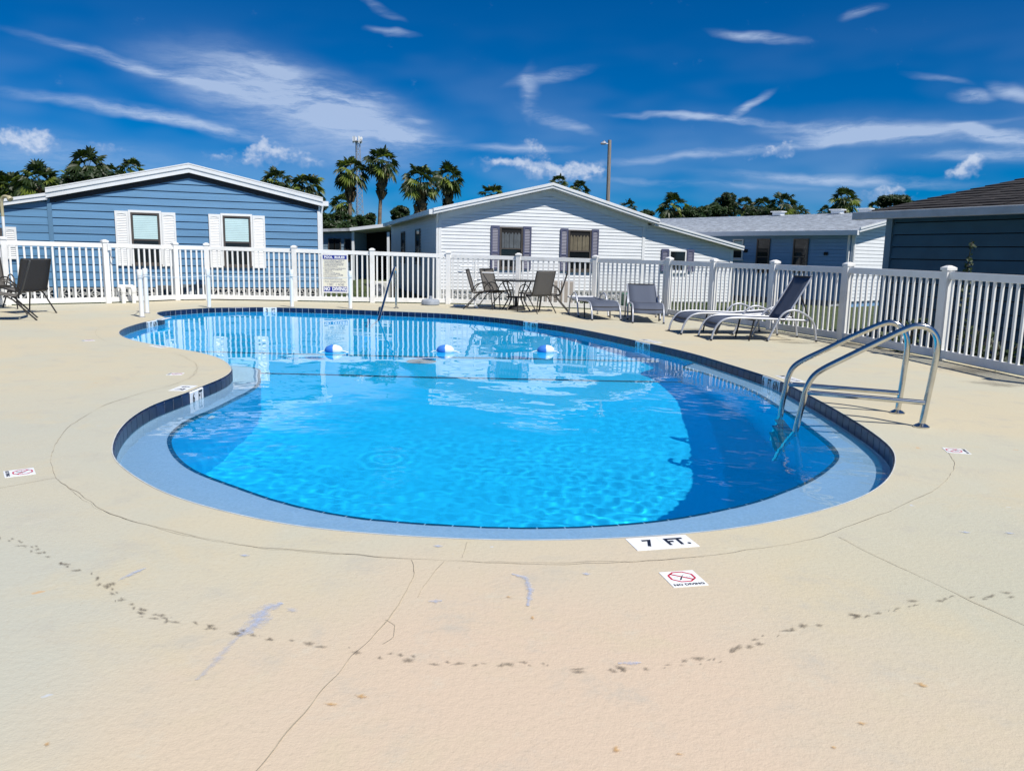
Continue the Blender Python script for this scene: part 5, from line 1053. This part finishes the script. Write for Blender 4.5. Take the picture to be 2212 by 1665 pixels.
# ================================================================== PALMS, TREES, POLE, TOWER
def fan_leaf(m, hub, out, up, r, nseg, droop, spread=1.95):
    side = out.cross(up).normalized(); prev = None
    for k in range(nseg + 1):
        a = spread * (2 * k / nseg - 1); d = (out * math.cos(a) + side * math.sin(a)).normalized(); rr = r * (.72 + .28 * math.cos(a * .6)) * random.uniform(.9, 1.06)
        fold = up * (.05 * r * (1 if k % 2 else -1))
        mid = hub + d * rr * .55 + fold - Vector((0, 0, droop * rr * .10)); tip = hub + d * rr * .95 - Vector((0, 0, droop * rr * .48)) + Vector((random.uniform(-.04, .04), random.uniform(-.04, .04), 0)) * r
        if prev is not None:
            m.add([hub, prev[0], mid], [(0, 1, 2)])
            c = (prev[0] + mid) / 2; td = prev[1].lerp(tip, .5); m.add([prev[0], td, mid], [(0, 1, 2)])
        prev = (mid, tip)
def make_palm(height, r, seed, skirt=1.0, lean=.0, thick=.15):
    random.seed(seed); t = thing('fan_palm', '', 'palm tree')
    top = Vector((lean * height, 0, height)); pts = [Vector((lean * height * (k / 8) ** 1.5, .02 * math.sin(k), height * k / 8)) for k in range(9)]
    m = MB(); m.tube(smoothpath(pts, 2), [thick * 1.35 - thick * .45 * min(1, k / 10) for k in range(17)], 10); m.build('trunk', BARK, t, smooth=True)
    m = MB(); n = 30; petl = r * .58; fr = r * .56
    for k in range(n):
        el = R(82) - R(118) * (k / n) ** .85 + random.uniform(-.12, .12); a = k * 2.39996 + random.uniform(-.3, .3); d = Vector((math.cos(a) * math.cos(el), math.sin(a) * math.cos(el), math.sin(el)))
        pl = petl * random.uniform(.75, 1.1); hub = top + d * pl - Vector((0, 0, .10 * pl * (1 - d.z))); up = d.orthogonal(); side = Vector((-math.sin(a), math.cos(a), 0)); up = side.cross(d) * -1
        if up.z < 0: up = -up
        m.cur = 1 if random.random() < (.26 if el < .5 else .08) else 0
        m.add([top + side * .015, top - side * .015, hub - side * .008, hub + side * .008], [(0, 1, 2, 3)])
        out = (d + Vector((0, 0, -.25 - .45 * (1 - max(d.z, 0))))).normalized(); u2 = side.cross(out); u2 = -u2 if u2.z < 0 else u2
        tw = random.uniform(-.7, .7); u3 = (u2 * math.cos(tw) + side * math.sin(tw)).normalized(); fan_leaf(m, hub, out, u3, fr * random.uniform(.8, 1.15), 13, random.uniform(.35, 1.0), 1.75)
    m.build('crown', [PLEAF, PLEAF2], t)
    m = MB(); ns = int(46 * skirt)
    for k in range(ns):
        a = random.uniform(0, 6.28); z = random.uniform(0, r * .75 * skirt + .1); q = Vector((math.cos(a), math.sin(a), 0)); p = top - Vector((lean * z, 0, z)); l = r * random.uniform(.35, .75); side = Vector((-q.y, q.x, 0))
        e = p + q * (r * random.uniform(.12, .32)) * (1 - .5 * z / (r + .1)) - Vector((0, 0, l)); mid = p + q * (r * .30) - Vector((0, 0, l * .35)); wv = side * r * random.uniform(.05, .13)
        m.add([p, mid - wv, e - wv * .4, e + wv * .4, mid + wv], [(0, 1, 2, 3, 4)])
    m.build('dead_fronds', PDEAD, t); return t
protos = {}
def palm(px, py, rpx, label, group, ground=None, seed=0, skirt=1.0, lean=0, R_=1.75, thick=.16):
    """px,py centre of crown, rpx crown radius in the survey picture"""
    Y = FPX * R_ / rpx; c = AY(px, py + rpx * .25, Y); h = c.z + .06
    t = make_palm(h, R_, seed, skirt, lean, thick); t.location = (c.x - lean * h, c.y, -.06); t.rotation_euler = (0, 0, 0); t['label'] = label; t['group'] = group
    return t
gA, gB, gC = 'fan palms above the blue house', 'fan palms between the houses', 'fan palms along the right skyline'
PL = [(28, 402, 52, 'broad fan palm in the dense palm cluster at the left edge', gA, 1, 1.2, 0), (-15, 392, 48, 'fan palm half cut off by the left edge of the picture', gA, 2, 1, 0), (84, 385, 54, 'fan palm with brown hanging fronds above the low roof wing at left', gA, 3, 1.4, 0), (118, 412, 40, 'low fan palm at the right of the left edge cluster', gA, 4, 1, 0), (192, 352, 46, 'tallest fan palm above the left slope of the blue house roof', gA, 5, 1, .0), (160, 385, 38, 'lower fan palm left of the tallest one over the blue roof', gA, 31, 1, 0), (240, 372, 30, 'small fan palm right beside the tallest one over the blue roof', gA, 6, .6, 0), (284, 362, 33, 'lone small fan palm nearest the peak of the blue house', gA, 7, .6, 0),
      (596, 385, 38, 'fan palm just above the right slope of the blue house roof', gB, 8, .8, 0), (664, 398, 46, 'bushy fan palm at the right end of the blue house roof', gB, 9, 1, 0), (757, 365, 42, 'tall fan palm in front of the radio tower', gB, 10, 1, .02), (826, 345, 42, 'tallest fan palm with leaning bare trunk right of the radio tower', gB, 11, 1.5, .045), (739, 435, 28, 'short fan palm beside the right corner of the blue house', gB, 12, .7, 0), (716, 478, 30, 'low fan palm tucked beside the blue house gutter', gB, 13, .6, 0), (908, 383, 48, 'stout fan palm with thick trunk left of its twin by the white house', gB, 14, 1.5, 0), (968, 378, 40, 'fan palm twin standing right of the stout one by the white house', gB, 15, 1.5, 0),
      (1063, 418, 32, 'fan palm crown peeking over the left slope of the white house', gC, 16, .5, 0), (1207, 392, 25, 'fan palm crown directly over the peak of the white house', gC, 17, .5, 0), (1252, 405, 26, 'fan palm crown right of the white house peak', gC, 18, .5, 0), (1357, 444, 22, 'small fan palm right of the light pole', gC, 19, .5, 0), (1456, 440, 38, 'shaggy fan palm left of the pale house roof', gC, 20, 1, 0), (1462, 472, 32, 'low fan palm under the shaggy one left of the pale roof', gC, 21, .8, 0), (1690, 436, 37, 'fan palm with dead fronds above the middle of the pale roof', gC, 22, 1, 0), (1648, 444, 28, 'dark fan palm left of the one with dead fronds over the pale roof', gC, 23, .8, 0), (1608, 440, 26, 'dark narrow fan palm beside the leafy trees over the pale roof', gC, 24, .8, 0), (1722, 458, 26, 'low fan palm right of the one with dead fronds', gC, 25, .6, 0), (1825, 426, 34, 'tall fan palm over the right end of the pale roof', gC, 26, .8, 0), (1781, 456, 18, 'small fan palm left of the tall one over the pale roof', gC, 27, .5, 0), (1893, 447, 24, 'fan palm beside the corner of the brown shingle roof', gC, 28, .5, 0)]
for x, y, r, lab, g_, sd, sk, ln in PL: palm(x, y, r, lab, g_, None, sd, sk, ln, thick=.30 if sd in (14,) else .17)
def make_tree(px, py, rx, ry, Y, label, seed, group, name='leafy_tree', n=2600):
    random.seed(seed); c = AY(px, py, Y); k = Y / FPX; rx *= k; ry *= k; b = Vector((c.x, c.y, -.06)); t = thing(name, label, 'tree' if name == 'leafy_tree' else 'shrub', b, group=group); hc = c.z + .06
    m = MB(); m.tube(smoothpath([(0, 0, 0), (.1, 0, hc * .4), (0, .1, hc * .8), (.05, 0, hc)], 3), [.22 - .016 * q for q in range(10)], 8)
    lobes = []
    for q in range(14):
        a = random.uniform(0, 6.28); s = random.uniform(.2, .75); z = random.uniform(-.7, .75); p = Vector((math.cos(a) * rx * s, math.sin(a) * rx * s, hc + z * ry)); lobes.append((p, random.uniform(.28, .48))); m.tube([(0, 0, hc * .55), p * .6 + Vector((0, 0, hc * .25)), p], [.07, .05, .02], 5)
    m.build('trunk', TBARK, t, smooth=True)
    m = MB()
    for q in range(n):
        p, s = random.choice(lobes); d = Vector((random.gauss(0, 1), random.gauss(0, 1), random.gauss(0, 1))).normalized() * random.uniform(.5, 1) ** .5
        w_ = p + Vector((d.x * rx * s, d.y * rx * s, d.z * ry * s)); l = random.uniform(.10, .22) * (1 + rx * .12); u = Vector((random.gauss(0, 1), random.gauss(0, 1), random.gauss(0, .7))).normalized(); v = u.orthogonal().normalized() * l * .45; u *= l
        m.add([w_ - u, w_ + v, w_ + u, w_ - v], [(0, 1, 2, 3)])
    m.build('crown', TLEAF, t); return t
gt = 'leafy trees beyond the houses'
for a in [(1566, 445, 26, 26, 75, 'leafy green tree rising left of the dark palms over the pale roof', 1), (1506, 466, 28, 24, 70, 'rounded leafy tree right of the shaggy palm', 2), (1545, 462, 26, 22, 72, 'low leafy tree between two taller trees over the pale roof', 3), (1640, 466, 40, 16, 80, 'dark leafy tree behind the palms over the pale roof', 4), (1395, 470, 20, 14, 80, 'small dark tree behind the right slope of the white house', 5), (1935, 436, 34, 13, 60, 'dark tree just showing above the brown shingle roof', 6), (868, 462, 26, 16, 90, 'small round tree left of the white house gutter', 7), (722, 485, 46, 26, 62, 'leafy tree behind the blue house downspout', 8), (785, 482, 34, 22, 70, 'leafy tree at the foot of the tall palms', 9), (60, 430, 90, 40, 62, 'dense leafy tree below the palm cluster at the left edge', 10), (200, 405, 80, 32, 64, 'leafy tree mass below the tallest palm over the blue roof', 11), (640, 430, 60, 26, 62, 'leafy tree behind the right slope of the blue roof', 12)]: make_tree(*a, gt)
# light pole
b = AY(1310, 560, 46); b.z = -.06; zt = AY(1317, 303, 46).z; t = thing('light_pole', 'wooden utility pole with a street lamp above the white house roof', 'light pole', b); dx = AY(1317, 303, 46).x - b.x
m = MB(b); m.tube([b, b + Vector((dx * .5, 0, (zt) * .5)), Vector((b.x + dx, b.y, zt))], [.13, .115, .10], 12); m.build('pole', WOODP, t, smooth=True)
c = Vector((b.x + dx, b.y, zt - .22)); m = MB(b); m.tube([c, c + Vector((-.22, -.05, .02))], .03, 8); m.build('lamp_arm', GALV, t); m = MB(b); m.tube(smoothpath([c + Vector((-.20, -.05, .03)), c + Vector((-.34, -.06, .04)), c + Vector((-.52, -.08, .0))], 4), [.05, .07, .085, .09, .09, .085, .075, .06, .03], 12); m.build('lamp_head', GALV, t, smooth=True); m = MB(b); m.lathe(c + Vector((-.32, -.06, .10)), [(.05, 0), (.05, .07), (.02, .09)], 10); m.build('photocell', GALV, t, smooth=True)
# radio tower
Y = 140; b = AY(778, 560, Y); b.z = -.06; zt = AY(772, 303, Y).z; t = thing('radio_tower', 'slender steel lattice radio tower with antennas behind the palms', 'tower', b); tx = AY(772, 303, Y).x - b.x
def cor(k, z): f = z / zt; r = .95 * (1 - f) + .42 * f; a = k * 2 * math.pi / 3 + .4; return Vector((tx * f + r * math.cos(a), r * math.sin(a), z))
for k in range(3): m = MB(); m.tube([cor(k, 0), cor(k, zt)], .06, 6); m.build('tower_leg', GALV, t)
m = MB(); nb_ = 22
for q in range(nb_):
    z0, z1 = zt * q / nb_, zt * (q + 1) / nb_
    for k in range(3): m.bar(cor(k, z0), cor((k + 1) % 3, z1), .045); m.bar(cor((k + 1) % 3, z0), cor(k, z1), .045); m.bar(cor(k, z1), cor((k + 1) % 3, z1), .045)
m.build('lattice', GALV, t)
for k in range(6):
    a = k * math.pi / 3; c = Vector((tx + .75 * math.cos(a), .75 * math.sin(a), zt + .1)); m = MB(); m.box(c, (.22, .12, 1.1), (math.cos(a + 1.57), math.sin(a + 1.57), 0)); m.build('antenna_panel', VINYLT, t)
m = MB(); m.lathe((tx, 0, zt), [(.85, -.25), (.85, -.18)], 16); m.build('platform', GALV, t); m = MB(); m.lathe((tx + .7, -.3, zt + .25), [(.28, 0), (.3, .1), (.05, .16)], 14, Matrix(((1, 0, 0), (0, 0, -1), (0, 1, 0)))); m.build('dish', VINYLT, t, smooth=True)
# vine and weeds by the navy building
def weed(loc, h, n, label, seed, spread=.12):
    random.seed(seed); t = thing('climbing_vine' if h > 1 else 'weed_clump', label, 'plant', loc); m = MB(); stems = []
    for k in range(1 if h > 1 else 9):
        p = [Vector((0, 0, 0))]; a = random.uniform(0, 6.28); lean = Vector((math.cos(a), math.sin(a), 0)) * (0 if h > 1 else spread)
        for j in range(1, 9): p.append(Vector((random.uniform(-.015, .015), random.uniform(-.015, .015), h * j / 8)) + lean * (j / 8) ** 1.5)
        m.tube(p, .006, 5); stems.append(p)
    m.build('stem', TBARK, t); m = MB()
    for k in range(n):
        p = random.choice(stems); j = random.uniform(0, 7.99); q = p[int(j)].lerp(p[int(j) + 1], j % 1); d = Vector((random.gauss(0, 1), random.gauss(0, 1), random.gauss(.2, .6))).normalized(); l = random.uniform(.035, .07) * (1.0 if h > 1 else 1.3); v = d.orthogonal().normalized() * l * .5
        dens = spread * (1 - .75 * j / 8) if h > 1 else .04; q = q + Vector((random.gauss(0, dens), random.gauss(0, dens), 0)); m.add([q, q + d * l * .5 + v, q + d * l, q + d * l * .5 - v], [(0, 1, 2, 3)])
    m.build('leaves', TLEAF, t); return t
vb = AY(2078, 700, 11.1); vb.z = -.06; vt = AY(2078, 522, 11.1).z; weed(vb, vt + .06, 240, 'slim leafy vine climbing against the navy wall above the fence', 5, .05)
for k, (x, Y, h, lab) in enumerate(((1968, 11.6, .55, 'weed clump behind the fence left of the vine'), (2120, 10.6, .50, 'weed clump behind the fence right of the vine'), (2170, 10.3, .35, 'low weed clump behind the fence near the right edge'), (1925, 12.2, .3, 'low weed clump behind the fence by the corner of the navy building'))):
    q = AY(x, 700, Y); q.z = -.06; weed(q, h, 150, lab, 20 + k, .2)
